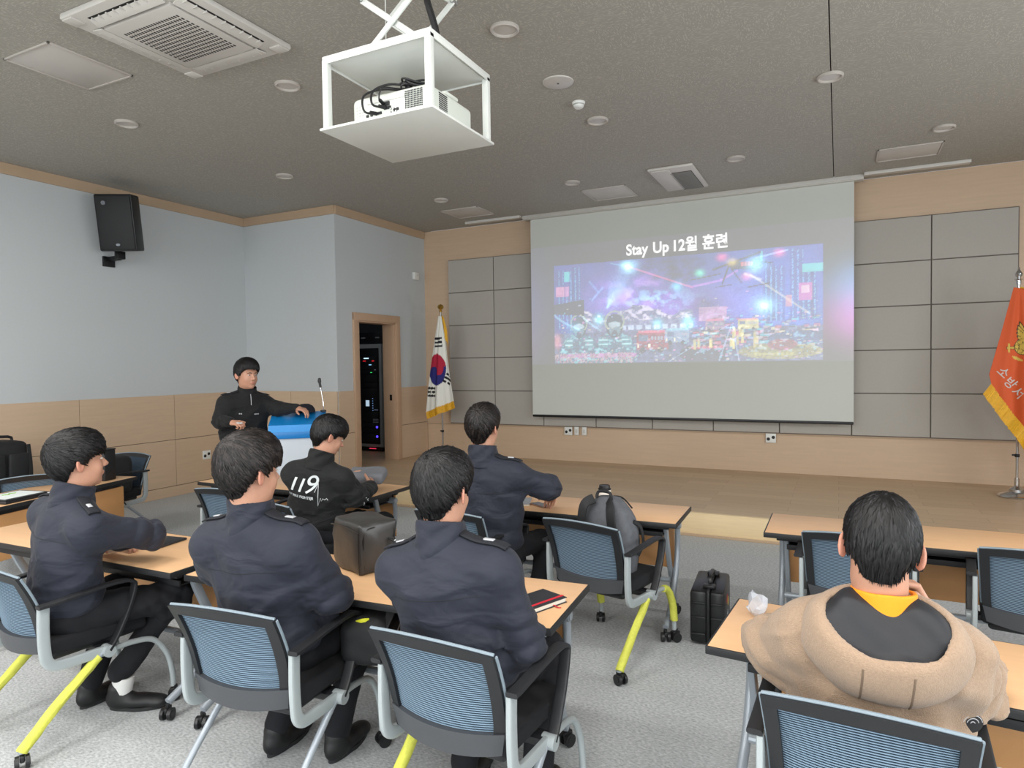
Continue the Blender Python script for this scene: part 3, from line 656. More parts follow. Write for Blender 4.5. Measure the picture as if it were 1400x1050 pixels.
# ------------------------------------------------------------------ wall loudspeaker
def wall_speaker():
    t = thing('wall_speaker', 'black loudspeaker box on a bracket high on the left wall', 'loudspeaker', (XL, 4.98, 3.36))
    m_b = mat('speaker_black', (24, 25, 29), .45, bump=.2, bscale=300)
    bm = BM(); box(bm, (0, 0, 0), (.34, .42, .64), .02)
    for v in bm.verts:
        if v.co.x < -.1: v.co.y *= .66
    M = Matrix.Translation((.33, -.02, .02)) @ Matrix.Rotation(math.radians(-60), 4, 'Z') @ Matrix.Rotation(math.radians(10), 4, 'Y')
    xf(bm, M); obj('cabinet', bm, m_b, t)
    bm = BM(); box(bm, (.172, 0, .0), (.014, .39, .60), .012); xf(bm, M); g = obj('grille', bm, mat('grille_black', (18, 19, 22), .55, bump=.5, bscale=600), t)
    bm = BM(); cyl(bm, (.178, -.0, -.25), (.184, -.0, -.25), .018, n=18); bmesh.ops.scale(bm, vec=(1, 1.3, .8), verts=bm.verts[:], space=Matrix.Translation((0, .03, .23))); xf(bm, M); obj('badge', bm, mat('badge_grey', (120, 124, 130), .4, .5), t)
    bm = BM(); cyl(bm, (.176, -.10, .22), (.186, -.10, .22), .025, n=18); xf(bm, M); obj('tweeter_cap', bm, mat('tweeter', (70, 74, 82), .25), t)
    bm = BM(); box(bm, (.015, 0, -.40), (.03, .14, .12), .004); box(bm, (.12, 0, -.37), (.20, .06, .05), .006); box(bm, (.23, 0, -.34), (.06, .10, .09), .006); obj('bracket', bm, mat('bracket_black', (20, 20, 22), .4, .3), t)
wall_speaker()

# ------------------------------------------------------------------ flags
m_gold = mat('gold_fringe', (226, 172, 34), .6, noise=.15, nscale=60); m_brass = mat('brass', (196, 160, 80), .25, .9); m_chrome = mat('chrome', (205, 206, 208), .15, 1)
def flagpole(name, x, y, h, label, finial):
    t = thing(name, label, 'flag', (x, y, ZS))
    mm = m_brass if finial == 'ball' else m_chrome
    bm = BM(); lathe(bm, [(0, 0), (.16, 0), (.165, .015), (.15, .03), (.09, .055), (.07, .06), (.068, .085), (.03, .11), (.022, .12), (.022, .2), (0, .2)] if finial != 'ball' else [(0, 0), (.12, 0), (.125, .012), (.11, .03), (.05, .05), (.02, .08), (.02, .16), (0, .16)], n=32); obj('stand', bm, m_chrome, t)
    bm = BM(); cyl(bm, (0, 0, .1), (0, 0, h), .0125, n=14); obj('pole', bm, m_chrome if finial != 'ball' else mat('pole_steel', (150, 148, 145), .3, .8), t)
    bm = BM(); lathe(bm, [(0, .42), (.02, .42), (.022, .43), (.022, .45), (0, .46)], n=14); box(bm, (-.03, 0, .44), (.03, .012, .02), .004); obj('clamp', bm, m_hole, t)
    bm = BM()
    if finial == 'ball': lathe(bm, [(0, 0), (.02, .0), (.024, .02), (.012, .035), (.035, .05), (.05, .08), (.035, .11), (0, .125)], (0, 0, h), 20)
    else: lathe(bm, [(0, 0), (.022, .0), (.022, .04), (.04, .05), (.012, .065), (.03, .09), (.034, .11), (.02, .135), (.012, .145), (.006, .175), (0, .18)], (0, 0, h), 20)
    obj('finial', bm, mm, t); return t
def drape(prof, y0, fold, nx=70, nz=110):
    """prof: list of (s, xl, xr, z_left, z_right); returns grid of points, s=0 top .. 1 bottom"""
    P = np.zeros((nz, nx, 3)); s = np.linspace(0, 1, nz); q = np.linspace(0, 1, nx)
    ps = [p[0] for p in prof]
    xl = np.interp(s, ps, [p[1] for p in prof]); xr = np.interp(s, ps, [p[2] for p in prof]); zl = np.interp(s, ps, [p[3] for p in prof]); zr = np.interp(s, ps, [p[4] for p in prof])
    for i in range(nz):
        P[i, :, 0] = xl[i]+(xr[i]-xl[i])*q
        P[i, :, 2] = zl[i]+(zr[i]-zl[i])*q
        P[i, :, 1] = y0-fold*s[i]**.8*(np.sin(q*PI*1.0)*1.4+.55*np.sin(q*13+1.5*s[i])+.3*np.sin(q*23+3))
    return P
def grid_obj(name, P, m, parent, col=None, thick=.0, **kw):
    nz, nx = P.shape[:2]; idx = np.arange(nz*nx).reshape(nz, nx); q = np.stack([idx[:-1, :-1], idx[:-1, 1:], idx[1:, 1:], idx[1:, :-1]], -1).reshape(-1, 4)
    me = bpy.data.meshes.new(name); me.from_pydata(P.reshape(-1, 3).tolist(), [], q.tolist()); me.materials.append(m); me.shade_smooth()
    if col is not None:
        a = me.color_attributes.new('print', 'FLOAT_COLOR', 'POINT'); a.data.foreach_set('color', np.concatenate([col.reshape(-1, 3), np.ones((nz*nx, 1))], 1).astype(np.float32).ravel())
    o = link(name, me, parent)
    if thick: md = o.modifiers.new('thickness', 'SOLIDIFY'); md.thickness = thick
    for k, v in kw.items(): o[k] = v
    return o
L3 = lambda c: np.array(lin(c)[:3])
def fringe(P, parent, length=.085):
    """strip of gold cords hanging from the lower row of the cloth"""
    row = P[-1]; bm = BM()
    for i in range(len(row)-1):
        for k in range(2):
            a = Vector(row[i])*(1-k/2)+Vector(row[i+1])*(k/2); d = (Vector(row[i+1])-Vector(row[i])); 
            nrm = Vector((d.z, 0, -d.x)).normalized(); 
            if nrm.z > 0: nrm = -nrm
            dirv = (nrm*.75+Vector((0, 0, -.5))).normalized(); b = a+dirv*length*random.uniform(.94, 1.04)
            w = d*.27
            v = [bm.verts.new(a-w+Vector((0, -.002, .012))), bm.verts.new(a+w+Vector((0, -.002, .012))), bm.verts.new(b+w), bm.verts.new(b-w)]
            bm.faces.new(v)
    o = obj('fringe', bm, m_gold, parent, smooth=0, kind='stuff'); md = o.modifiers.new('thickness', 'SOLIDIFY'); md.thickness = .004
def korean_flag():
    t = flagpole('national_flag', -5.46, 8.6, 2.26, 'white flag with red and blue disc and black bars on a pole beside the door', 'ball')
    H = 2.26
    # coordinates relative to the pole foot: x right, z up
    prof = [(0, -.02, .03, H-.06, H-.06), (.25, -.095, .10, H-.42, H-.42), (.5, -.16, .15, H-.80, H-.78), (.75, -.215, .20, H-1.16, H-1.08), (1, -.26, .25, H-1.54, H-1.36)]
    P = drape(prof, -.03, .05); nz_, nx_ = P.shape[:2]
    X, Z = P[..., 0], P[..., 2]-H; c = np.zeros(P.shape)+L3((232, 232, 224))
    # disc: sheared with the cloth
    u = (X+.045)/.150; v = (Z+.88)/.245; r = u*u+v*v; th = u*.42+v
    disc = r < 1; blue = disc & (((v < -.0+.25*u) & ~(((u-.32)**2+(v-.12)**2) < .2)) | (((u+.42)**2+(v+.30)**2) < .26))
    c[disc] = L3((176, 26, 58)); c[blue] = L3((34, 36, 112))
    def bars(cx, cz, ang, pat):
        ca, sa = math.cos(ang), math.sin(ang); a = (X-cx)*ca+(Z-cz)*sa; b = -(X-cx)*sa+(Z-cz)*ca
        for k, br in enumerate(pat):
            m = (abs(a) < .068) & (abs(b-(k-1)*.058) < .017)
            if br: m &= abs(a) > .010
            c[m] = L3((18, 18, 22))
    bars(-.02, -.46, .06, (0, 0, 0)); bars(.145, -1.02, 1.1-PI/2, (1, 0, 1)); bars(-.155, -1.22, -.02, (0, 1, 0))
    grid_obj('cloth', P, mat('flag_cloth', (230, 230, 225), .8, attr='print'), t, c, .003)
    e = P[[-6, -1]]; 
    fringe(P, t, .10)
    Q = drape([(0, .0, .05, H-.05, H-.07), (.5, .03, .115, H-.15, H-.28), (1, .055, .135, H-.32, H-.52)], .0, .02, 14, 14)
    grid_obj('folded_edge', Q, m_gold, t, None, .004)
korean_flag()
def service_flag():
    t = flagpole('orange_flag', 1.655, 8.42, 2.2, 'orange fire service flag with gold eagle emblem and yellow fringe on a chrome pole', 'spear')
    H = 2.2
    prof = [(0, -.05, .08, 2.17, 2.14), (.4, -.155, .26, 1.70, 1.42), (.8, -.255, .36, 1.28, .78), (1, -.235, .34, 1.17, .22)]
    P = drape(prof, -.04, .05, 150, 170); X, Z = P[..., 0], P[..., 2]-H; c = np.zeros(P.shape)+L3((206, 84, 34))
    gold, blk = L3((206, 176, 78)), L3((58, 44, 16))
    cx, cz = .03, -.64
    def E(x, z, rx, rz, a=0):
        ca, sa = math.cos(a), math.sin(a); A = (X-x)*ca+(Z-z)*sa; B = -(X-x)*sa+(Z-z)*ca; return (A/rx)**2+(B/rz)**2
    for k in range(6):
        for s in (-1, 1):
            a = PI/2+s*(.25+.16*k); L = .17-.012*k; x0, z0_ = cx+s*(.02+.010*k), cz+.06-.01*k
            x1, z1_ = x0+math.cos(a)*L*.55*1.0, z0_+math.sin(a)*L*.55
            m = E(x1, z1_, L*.6, .017, a) < 1; c[m] = gold; m = abs(E(x1, z1_, L*.6, .017, a)-1) < .22; c[m] = blk
    for rx, rz, col in ((.075, .085, blk), (.068, .078, gold), (.04, .045, blk), (.034, .038, gold)): c[E(cx, cz, rx, rz) < 1] = col
    for k in range(6): a = k*PI/3; c[E(cx+.05*math.cos(a), cz+.05*math.sin(a), .014, .02, a) < 1] = gold; c[abs(E(cx+.05*math.cos(a), cz+.05*math.sin(a), .02, .02)-1) < .2] = blk
    c[E(cx, cz+.11, .022, .03) < 1] = gold
    for s in (-1, 1):
        m = (abs(X-cx-s*.105) < .035) & (abs(Z-cz+.01) < .014); c[m] = blk; m = (abs(X-cx-s*.105) < .03) & (abs(Z-cz+.01) < .009); c[m] = gold
        m = (abs(X-cx-s*.12) < .008) & (abs(Z-cz+.01) < .045); c[m] = gold
        m = E(cx+s*.05, cz-.12, .05, .014, s*.5) < 1; c[m] = gold
    grid_obj('cloth', P, mat('orange_flag_cloth', (196, 66, 24), .7, attr='print'), t, c, .003)
    fringe(P, t, .12)
    bvh = None
    for ch, x, z, a in (('소', -.165, -.93, -.85), ('방', -.105, -1.04, -.80), ('서', -.04, -1.14, -.75)):
        tm = text_mesh(ch, .115, .0015, 'CENTER', .001); tm.transform(Matrix.Rotation(PI/2, 4, 'X'))
        tm.transform(Matrix.Translation((x, 0, z+H)) @ Matrix.Rotation(-a, 4, 'Y'))
        for v in tm.vertices:
            d = (P[..., 0]-v.co.x)**2+(P[..., 2]-v.co.z)**2; i = np.unravel_index(np.argmin(d), d.shape); v.co.y += P[i][1]-.006
        tm.materials.clear(); tm.materials.append(mat('flag_lettering', (200, 190, 184), .6)); link('flag_letter', tm, t)
    Q = drape([(0, .0, .10, H-.02, H-.05), (.5, .09, .16, H-.2, H-.3), (1, .19, .25, H-.45, H-.55)], .005, .02, 14, 14); grid_obj('folded_edge', Q, m_gold, t, None, .004)
service_flag()

# ------------------------------------------------------------------ equipment rack behind the door
def rack():
    m_r = mat('rack_grey', (150, 154, 156), .5); m_k = mat('rack_black', (14, 14, 17), .4)
    x0, x1, y0, z1 = -7.50, -6.875, 8.955, 2.02
    t = thing('equipment_rack', 'tall grey equipment rack with glowing indicator lights in the room behind the door', 'rack', ((x0+x1)/2, y0+.3, ZS))
    w = x1-x0; h = z1-ZS
    bm = BM(); box(bm, (0, 0, .05+h/2), (w, .6, h-.06), .008); obj('cabinet', bm, m_r, t)
    bm = BM(); box(bm, (0, 0, .03), (w-.06, .54, .05)); obj('plinth', bm, m_k, t)
    obj('front_door', bx((0, -.305, h/2+.04), (w-.10, .012, h-.18), .003), m_k, t)
    zz = .18
    for k, hh in enumerate((.14, .09, .09, .18, .13, .09, .18, .09, .13, .09, .09, .13)):
        if zz+hh > h-.05: break
        obj('rack_unit', bx((0, -.315, zz+hh/2), (w-.14, .02, hh-.008), .002), mat('unit_black', (26, 26, 30), .35), t); zz += hh
    def led(x, z, w_, h_, col, e, n='indicator_light'): o = obj(n, bx((x, -.328, z-ZS), (w_, .006, h_)), mat('led_%d_%d_%d' % col, col, .5, emit=e), t, smooth=0)
    led(.02, 1.80, .10, .018, (200, 235, 255), 2.); led(-.02, 1.755, .06, .012, (235, 40, 50), 1.5); led(.16, 1.755, .045, .014, (235, 40, 50), 1.5); led(.10, 1.69, .05, .012, (150, 210, 255), 2); led(.12, 1.56, .03, .010, (60, 230, 110), 2); led(.2, 1.605, .03, .014, (120, 120, 130), .5)
    led(.03, 1.04, .07, .10, (190, 215, 235), 1.2, 'small_screen')
    for k in range(6): led(.14, .92+.04*k, .010, .012, (130, 170, 230), 1)
    for k in range(7): led(.17+.012*k, .93, .006, .006, (150, 170, 200), .8)
    for i in range(4):
        for j in range(3): led(.15+i*.03, .72+j*.025, .014, .010, (120, 120, 128), .3)
    for z in (.64, .48):
        bm = BM(); cyl(bm, (.22, -.326, z-ZS), (.22, -.334, z-ZS), .020, n=14); obj('indicator_light', bm, mat('led_violet', (90, 70, 250), .5, emit=2.5), t)
    led(.12, .275, .14, .012, (240, 60, 90), 1.6)
    b = thing('equipment_case', 'dark box standing on top of the equipment rack', 'box', ((x0+x1)/2+.02, y0+.3, z1+.03))
    obj('shell', bx((0, 0, .1), (.5, .4, .2), .01), mat('unit_black', (26, 26, 30), .35), b)
    for k in range(2): obj('handle', bx((-.15+.3*k, -.21, .1), (.08, .02, .02), .004), m_r, b)
rack()

# ------------------------------------------------------------------ tables
m_top = mat('beech_laminate', (222, 178, 134), .42, noise=.045, nscale=3, stretch=(1, 9, 1)); m_edge = mat('black_edge', (30, 31, 33), .5)
m_silver = mat('silver_paint', (158, 166, 174), .35, .25); m_tray = mat('tray_black', (28, 29, 32), .55)
m_modesty = mat('modesty_panel_wood', (206, 152, 98), .45, noise=.05, nscale=3, stretch=(1, 9, 1)); m_cast = mat('caster_black', (26, 26, 28), .4); m_castg = mat('caster_grey', (78, 80, 84), .35)
def caster_bm(p, ang, r=.029):
    bm = BM(); R = Matrix.Rotation(ang, 4, 'Z')
    b = BM()
    for s in (-1, 1): cyl(b, (s*.010, 0, r), (s*.026, 0, r), r, n=20); cyl(b, (s*.026, 0, r), (s*.028, 0, r), r*.6, n=14)
    cyl(b, (0, .006, r), (0, .006, .075), .010, n=10); box(b, (0, .004, r+.018), (.018, .05, .03), .006)
    xf(b, Matrix.Translation(p) @ R); return b
def table(loc, rot, label, L=1.8, D=.514, first=[]):
    if first: return dup(first[0], (*loc, 0), rot, label, 'training tables')
    t = thing('training_table', label, 'table', (*loc, 0), rot, 'training tables')
    H = .72
    obj('table_top', bx((0, 0, H-.012), (L-.012, D-.012, .0245), .001), m_top, t)
    bm = BM()
    for s in (-1, 1): box(bm, (0, s*(D/2-.003), H-.0145), (L, .009, .028), .003); box(bm, (s*(L/2-.003), 0, H-.0145), (.009, D, .028), .003)
    obj('edge_band', bm, m_edge, t)
    bm = BM(); box(bm, (0, .03, H-.115), (L-.22, .30, .006)); box(bm, (0, -.12, H-.105), (L-.22, .012, .03), .003); box(bm, (0, .18, H-.075), (L-.22, .006, .09)); 
    obj('book_shelf', bm, m_tray, t)
    bm = BM(); box(bm, (0, -.16, H-.045), (L-.12, .035, .03), .004); box(bm, (0, .16, H-.045), (L-.12, .035, .03), .004); obj('under_rail', bm, m_tray, t)
    bm = BM(); box(bm, (0, .195, H-.235), (L-.20, .016, .33), .003); obj('modesty_panel', bm, m_modesty, t)
    for s in (-1, 1): obj('panel_bracket', bx((s*.55, .18, H-.06), (.05, .03, .08), .004), m_tray, t)
    for s in (-1, 1):
        x = s*(L/2-.07)
        bm = BM(); tube(bm, [(x, .13, H-.10), (x, .15, H-.17), (x, .13, .42), (x, .04, .26), (x, -.10, .15), (x, -.235, .085)], .0185, 12, sm=5)
        a = obj('front_leg', bm, m_silver, t)
        bm = BM(); tube(bm, [(x-s*.035, -.06, H-.05), (x-s*.035, -.02, .55), (x-s*.035, .07, .36), (x-s*.035, .16, .20), (x-s*.035, .235, .085)], .0, 12, sm=4, flat=(.022, .014), up=(1, 0, 0))
        a = obj('rear_leg', bm, m_silver, t)
        bm = BM(); cyl(bm, (x-s*.06, .13, H-.10), (x+s*.02, .13, H-.10), .024, n=20); cyl(bm, (x+s*.02, .13, H-.10), (x+s*.026, .13, H-.10), .019, n=20); obj('pivot_hub', bm, m_silver, t)
        bm = BM(); box(bm, (x-s*.02, 0, H-.035), (.04, .40, .02), .004); box(bm, (x-s*.035, .05, H-.07), (.012, .2, .06), .003); obj('top_bracket', bm, m_tray, t)
        obj('caster', caster_bm((x, -.24, 0), .4), m_cast, t); obj('caster', caster_bm((x-s*.035, .24, 0), -.5), m_cast, t)
    bm = BM(); tube(bm, [(-L/2+.09, -.0, .30), (L/2-.09, 0, .30)], .016, 10); obj('stretcher', bm, m_silver, t)
    first.append(t); return t
R_ = math.radians
table((-1.846, 2.36), R_(4), 'long beech training table with the closed black notebook at its right end')
table((-3.71, 2.27), R_(1), 'beech training table at the lower left where the leftmost man rests his arms')
table((-1.765, 4.12), R_(1.5), 'beech training table holding the paper coffee cup, nearest the middle of the stage')
table((-3.95, 4.05), R_(.5), 'beech training table in front of the podium with the man in the printed jacket')
table((.525, 4.15), R_(0), 'beech training table at the right nearest the stage, nothing on it')
table((.515, 2.44), R_(-4.5), 'beech training table at the lower right in front of the beige fleece jacket')
_e = Vector((-.252, .968, 0)); 
table((-5.60-.03, 2.83), R_(90+14.6)+PI, 'beech training table at the far left edge turned sideways with a laptop on it')

# ------------------------------------------------------------------ chairs
m_ck = mat('chair_black', (30, 31, 34), .5); m_shell = mat('chair_shell_grey', (70, 72, 76), .45, bump=.1, bscale=400); m_seat = mat('seat_fabric', (20, 21, 25), .95, bump=.4, bscale=700)
m_strip = mat('upright_silver', (170, 178, 180), .35, .15); m_mesh = mat('blue_grey_mesh', (128, 152, 172), .7); m_sock = mat('yellow_sleeve', (204, 206, 84), .7, noise=.1, nscale=80)
m_wrap = mat('pale_mesh_wrap', (128, 142, 152), .7)
def bk(u, v):
    """backrest surface, u across -1..1, v up 0..1"""
    x = u*(.222+.018*v-.03*max(0, .25-v)*2)
    y = -.205-.085*v-.03*v*v-.045*(1-u*u)*(1-.35*v)+.012*math.sin(v*PI)
    z = .435+.385*v-.02*(u*u)*(v > .5)*(v-.5)*2-.015*(1-u*u)*(1-v)
    return Vector((x, y, z))
def strip_on_back(bm, u0, u1, v0, v1, nu=10, nv=4, th=.012, off=0):
    g = {}
    for s in (0, 1):
        for i in range(nu+1):
            for j in range(nv+1):
                u = u0+(u1-u0)*i/nu; v = v0+(v1-v0)*j/nv
                p = bk(u, v); p.y += (th/2 if s else -th/2)+off; g[s, i, j] = bm.verts.new(p)
    for i in range(nu):
        for j in range(nv):
            bm.faces.new((g[0, i, j], g[0, i+1, j], g[0, i+1, j+1], g[0, i, j+1])); bm.faces.new((g[1, i, j], g[1, i, j+1], g[1, i+1, j+1], g[1, i+1, j]))
    for i in range(nu):
        for j, f in ((0, 1), (nv, -1)): bm.faces.new((g[0, i, j], g[1, i, j], g[1, i+1, j], g[0, i+1, j]))
    for j in range(nv):
        for i in (0, nu): bm.faces.new((g[0, i, j], g[0, i, j+1], g[1, i, j+1], g[1, i, j]))
CH = []
def chair(loc, rot, label, socks=(), cast=(), first={}):
    key = tuple(sorted(socks))
    if key in first: return dup(first[key], (*loc, 0), rot, label, 'mesh back training chairs')
    t = thing('mesh_chair', label, 'chair', (*loc, 0), rot, 'mesh back training chairs')
    if CH:   # share the meshes of the first chair
        for ch in list(CH[0].children):
            if ch.name.startswith('leg'): continue
            c = ch.copy(); COL.objects.link(c); c.parent = t
    else:
        bm = BM(); box(bm, (0, .005, .445), (.46, .45, .055), .024, seg=3)
        for v in bm.verts:
            if v.co.y > .15: v.co.z -= (v.co.y-.15)*.25
            v.co.z += .02*(v.co.x/.23)**2*(v.co.z > .44)
        obj('seat', bm, m_seat, t)
        bm = BM(); box(bm, (0, 0, .405), (.40, .38, .04), .018, seg=3); box(bm, (0, .02, .378), (.50, .07, .03), .008); obj('seat_pan', bm, m_ck, t)
        bm = BM(); strip_on_back(bm, -1, 1, 0, .20, 14, 4, .022, -.004); obj('back_shell', bm, m_shell, t)
        bm = BM(); strip_on_back(bm, -1, 1, .90, 1, 14, 3, .020); strip_on_back(bm, -1, -.84, .20, .90, 3, 8, .020); strip_on_back(bm, .84, 1, .20, .90, 3, 8, .020)
        bmesh.ops.remove_doubles(bm, verts=bm.verts[:], dist=.0003); obj('back_frame', bm, m_ck, t)
        bm = BM(); N = 34
        for k in range(N):
            v0 = .20+.70*(k+.20)/N; v1 = .20+.70*(k+.60)/N
            strip_on_back(bm, -.85, .85, v0, v1, 10, 1, .003, .006)
        obj('mesh_panel', bm, m_mesh, t, smooth=0, kind='stuff')
        bm = BM(); strip_on_back(bm, -.86, .86, .19, .91, 12, 6, .003, .012); obj('mesh_backing', bm, mat('mesh_backing', (46, 62, 78), .8), t)
        bm = BM(); tube(bm, [bk(u, 1.0)+Vector((0, .006, .002)) for u in np.linspace(-.99, .99, 15)], .006, 6)
        tube(bm, [bk(1.0, v)+Vector((.002, .008, 0)) for v in np.linspace(.22, .99, 10)], .0055, 6); tube(bm, [bk(-1.0, v)+Vector((-.002, .008, 0)) for v in np.linspace(.22, .99, 10)], .0055, 6)
        obj('edge_wrap', bm, m_wrap, t)
        for s in (-1, 1):
            x = s*.252
            bm = BM(); tube(bm, [(x, -.235, .65), (x, -.238, .55), (x, -.235, .46), (x, -.225, .41), (x, -.19, .383), (x, -.10, .376), (x, .015, .372)], 0, 14, sm=4, flat=(.0235, .011), up=(1, 0, 0)); obj('upright', bm, m_strip, t)
            xa = s*.266
            bm = BM(); tube(bm, [(xa, -.262, .662), (xa, -.20, .664), (xa, -.05, .676), (xa, .08, .680), (xa, .14, .664), (xa, .145, .63), (xa, .115, .54), (xa, .06, .43), (xa, .02, .375)], 0, 16, sm=5, flat=(.0085, .021), up=(1, 0, 0))
            obj('armrest', bm, m_ck, t)
            bm = BM(); cyl(bm, (s*.235, .02, .372), (s*.285, .02, .372), .027, n=20); obj('hub', bm, m_strip, t)
            for j, yy in ((0, .335), (1, -.335)):
                obj('caster', caster_bm((s*.258, yy, 0), (.5, 2.2, -.6, 1.2)[(s > 0)*2+j]), m_cast, t)
    for s in (-1, 1):
        x = s*.252
        fl = [(x, .02, .368), (x, .14, .366), (x, .24, .34), (x, .305, .25), (x, .33, .15), (x, .335, .07)]
        rl = [(x, .0, .368), (x, -.06, .32), (x, -.20, .20), (x, -.32, .085), (x, -.335, .065)]
        for nm, pts, code in (('leg', fl, 'f'), ('leg', rl, 'r')):
            bm = BM(); tube(bm, pts, .0135, 12, sm=5); o = obj(nm, bm, m_strip if code == 'f' else m_silver, t)
            if (code+('R' if s > 0 else 'L')) in socks:
                sp = smooth_path(pts, 5); n_ = len(sp); seg = sp[int(n_*(.30 if code == 'f' else .10)):int(n_*.86)]
                bm = BM(); P = [p for p in seg]; tube(bm, P, .020, 12, r_end=.0235)
                for v in bm.verts: v.co += Vector((random.uniform(-1, 1), random.uniform(-1, 1), random.uniform(-1, 1)))*.0018
                obj('leg_sleeve', bm, m_sock, o, label='yellow fabric sleeve pulled over the leg')
    if not CH: CH.append(t)
    first[key] = t
    return t
chair((-2.025, 1.95), R_(6), 'blue-grey mesh chair of the second seated man from the left in the near row')
chair((-1.155, 2.05), R_(-2), 'blue-grey mesh chair of the man sitting beside the closed black notebook', ('rL',))
chair((-3.31, 1.88), R_(-5), 'blue-grey mesh chair with yellow leg sleeves at the lower left edge', ('rL', 'rR'))
chair((-1.20, 3.66), R_(-12), 'blue-grey mesh chair with a grey backpack on its seat and yellow leg sleeves', ('rR', 'fR', 'fL'))
chair((-2.04, 3.60), R_(-4), 'blue-grey mesh chair of the man at the table with the coffee cup')
chair((-3.27, 3.38), R_(-6), 'blue-grey mesh chair of the man in the jacket with the white back print')
chair((-3.97, 3.58), R_(4), 'empty blue-grey mesh chair left of the podium, near the left wall')
chair((.072, 2.13), R_(-3), 'blue-grey mesh chair of the man in the beige fleece jacket, cut by the bottom edge')
chair((.09, 3.95), R_(-3), 'empty blue-grey mesh chair in front of the man in beige fleece')
chair((.86, 3.93), R_(-8), 'empty blue-grey mesh chair cut by the right edge of the picture')
chair((-6.22, 3.19), R_(68), 'blue-grey mesh chair behind the sideways table at the far left')
chair((-6.42, 3.98), R_(188), 'dark mesh chair loaded with a black bag near the left wall')
# ------------------------------------------------------------------ podium
def podium():
    t = thing('podium', 'podium with a bright blue sloping top and a white front panel', 'podium', (-4.83, 4.94, 0), R_(40))
    mb = mat('podium_blue', (22, 140, 216), .35); mw = mat('podium_white', (196, 204, 212), .45)
    w = .52
    bm = BM(); prism(bm, [(-.20, 0), (.19, 0), (.19, .985), (-.20, .985)], -w/2+.02, w/2-.02); xf(bm, Matrix(((0, 0, 1, 0), (1, 0, 0, 0), (0, 1, 0, 0), (0, 0, 0, 1)))); obj('body', bm, mw, t)
    bm = BM(); prism(bm, [(-.22, .985), (.22, .985), (.22, 1.05), (.20, 1.115), (-.16, 1.215), (-.22, 1.215)], -w/2, w/2); xf(bm, Matrix(((0, 0, 1, 0), (1, 0, 0, 0), (0, 1, 0, 0), (0, 0, 0, 1)))); bmesh.ops.scale(bm, vec=(1, -1, 1), verts=bm.verts[:]); obj('sloping_top', bm, mb, t)
    bm = BM(); box(bm, (0, -.218, 1.018), (w+.006, .014, .062), .002); obj('front_band', bm, mat('podium_blue_band', (14, 118, 190), .35), t)
    bm = BM(); box(bm, (0, 0, .02), (w-.02, .44, .04), .006); obj('plinth', bm, m_cast, t)
    bm = BM(); tube(bm, [(0, 0, 0), (.0, 0, .08), (-.02, 0, .20), (-.045, 0, .27)], .0045, 8, sm=4); tube(bm, [(-.045, 0, .265), (-.06, 0, .33)], .013, 12)
    mm = thing('microphone', 'small black gooseneck microphone on the podium top', 'microphone', (-4.73, 5.19, 1.216))
    obj('gooseneck', finish_neck(), m_chrome, mm)
    obj('capsule', cap_bm(), m_cast, mm)
    bm = BM(); lathe(bm, [(0, 0), (.03, 0), (.03, .012), (.008, .018), (0, .018)], n=16); obj('foot', bm, m_cast, mm)
def finish_neck():
    bm = BM(); tube(bm, [(0, 0, .01), (.0, 0, .08), (-.015, 0, .18), (-.03, 0, .25)], .005, 8, sm=4); return bm
def cap_bm():
    bm = BM(); tube(bm, [(-.030, 0, .245), (-.036, 0, .275), (-.042, 0, .30)], .012, 12); lathe(bm, [(0, .295), (.016, .295), (.018, .31), (.014, .34), (0, .345)], (-.043, 0, 0), 14)
    return bm
podium()
def cap_hat():
    t = thing('baseball_cap', 'black cap lying on the podium behind the microphone', 'cap', (-4.86, 5.07, 1.216))
    bm = BM(); lathe(bm, [(0, .085), (.04, .082), (.075, .062), (.095, .03), (.10, 0), (0, 0)], n=24); obj('crown', bm, mat('cap_cloth', (24, 25, 34), .9), t)
    bm = BM(); lathe(bm, [(0, .008), (.09, .008), (.11, .002), (0, 0)], (0, -.07, 0), 24); bmesh.ops.scale(bm, vec=(.85, 1, 1), verts=bm.verts[:]); obj('peak', bm, mat('cap_cloth', (24, 25, 34), .9), t)
cap_hat()

# ------------------------------------------------------------------ things on and beside the tables
def notebook():
    t = thing('notebook', 'closed black notebook with a red elastic band on the near table', 'notebook', (-1.078, 2.365, .7205), R_(-22))
    m_nb = mat('notebook_cover', (40, 41, 46), .6, bump=.2, bscale=500); m_red = mat('red_elastic', (206, 32, 50), .6)
    obj('pages', bx((0, .003, .011), (.128, .20, .016), .001), mat('paper', (232, 228, 216), .8), t)
    obj('front_cover', bx((0, 0, .0205), (.138, .212, .003), .0012), m_nb, t); obj('back_cover', bx((0, 0, .0015), (.138, .212, .003), .0012), m_nb, t)
    obj('spine', bx((-.068, 0, .011), (.004, .212, .021), .0015), m_nb, t)
    bm = BM(); box(bm, (.044, 0, .0228), (.011, .214, .0016)); box(bm, (.044, -.1068, .011), (.011, .0016, .024)); box(bm, (.044, .1068, .011), (.011, .0016, .024)); obj('elastic_band', bm, m_red, t)
    bm = BM(); tube(bm, [(.05, .03, .008), (.072, .034, .006), (.088, .036, .002), (.094, .045, .002)], 0, 6, sm=3, flat=(.004, .0008), up=(0, 0, 1)); obj('ribbon', bm, m_red, t)
notebook()
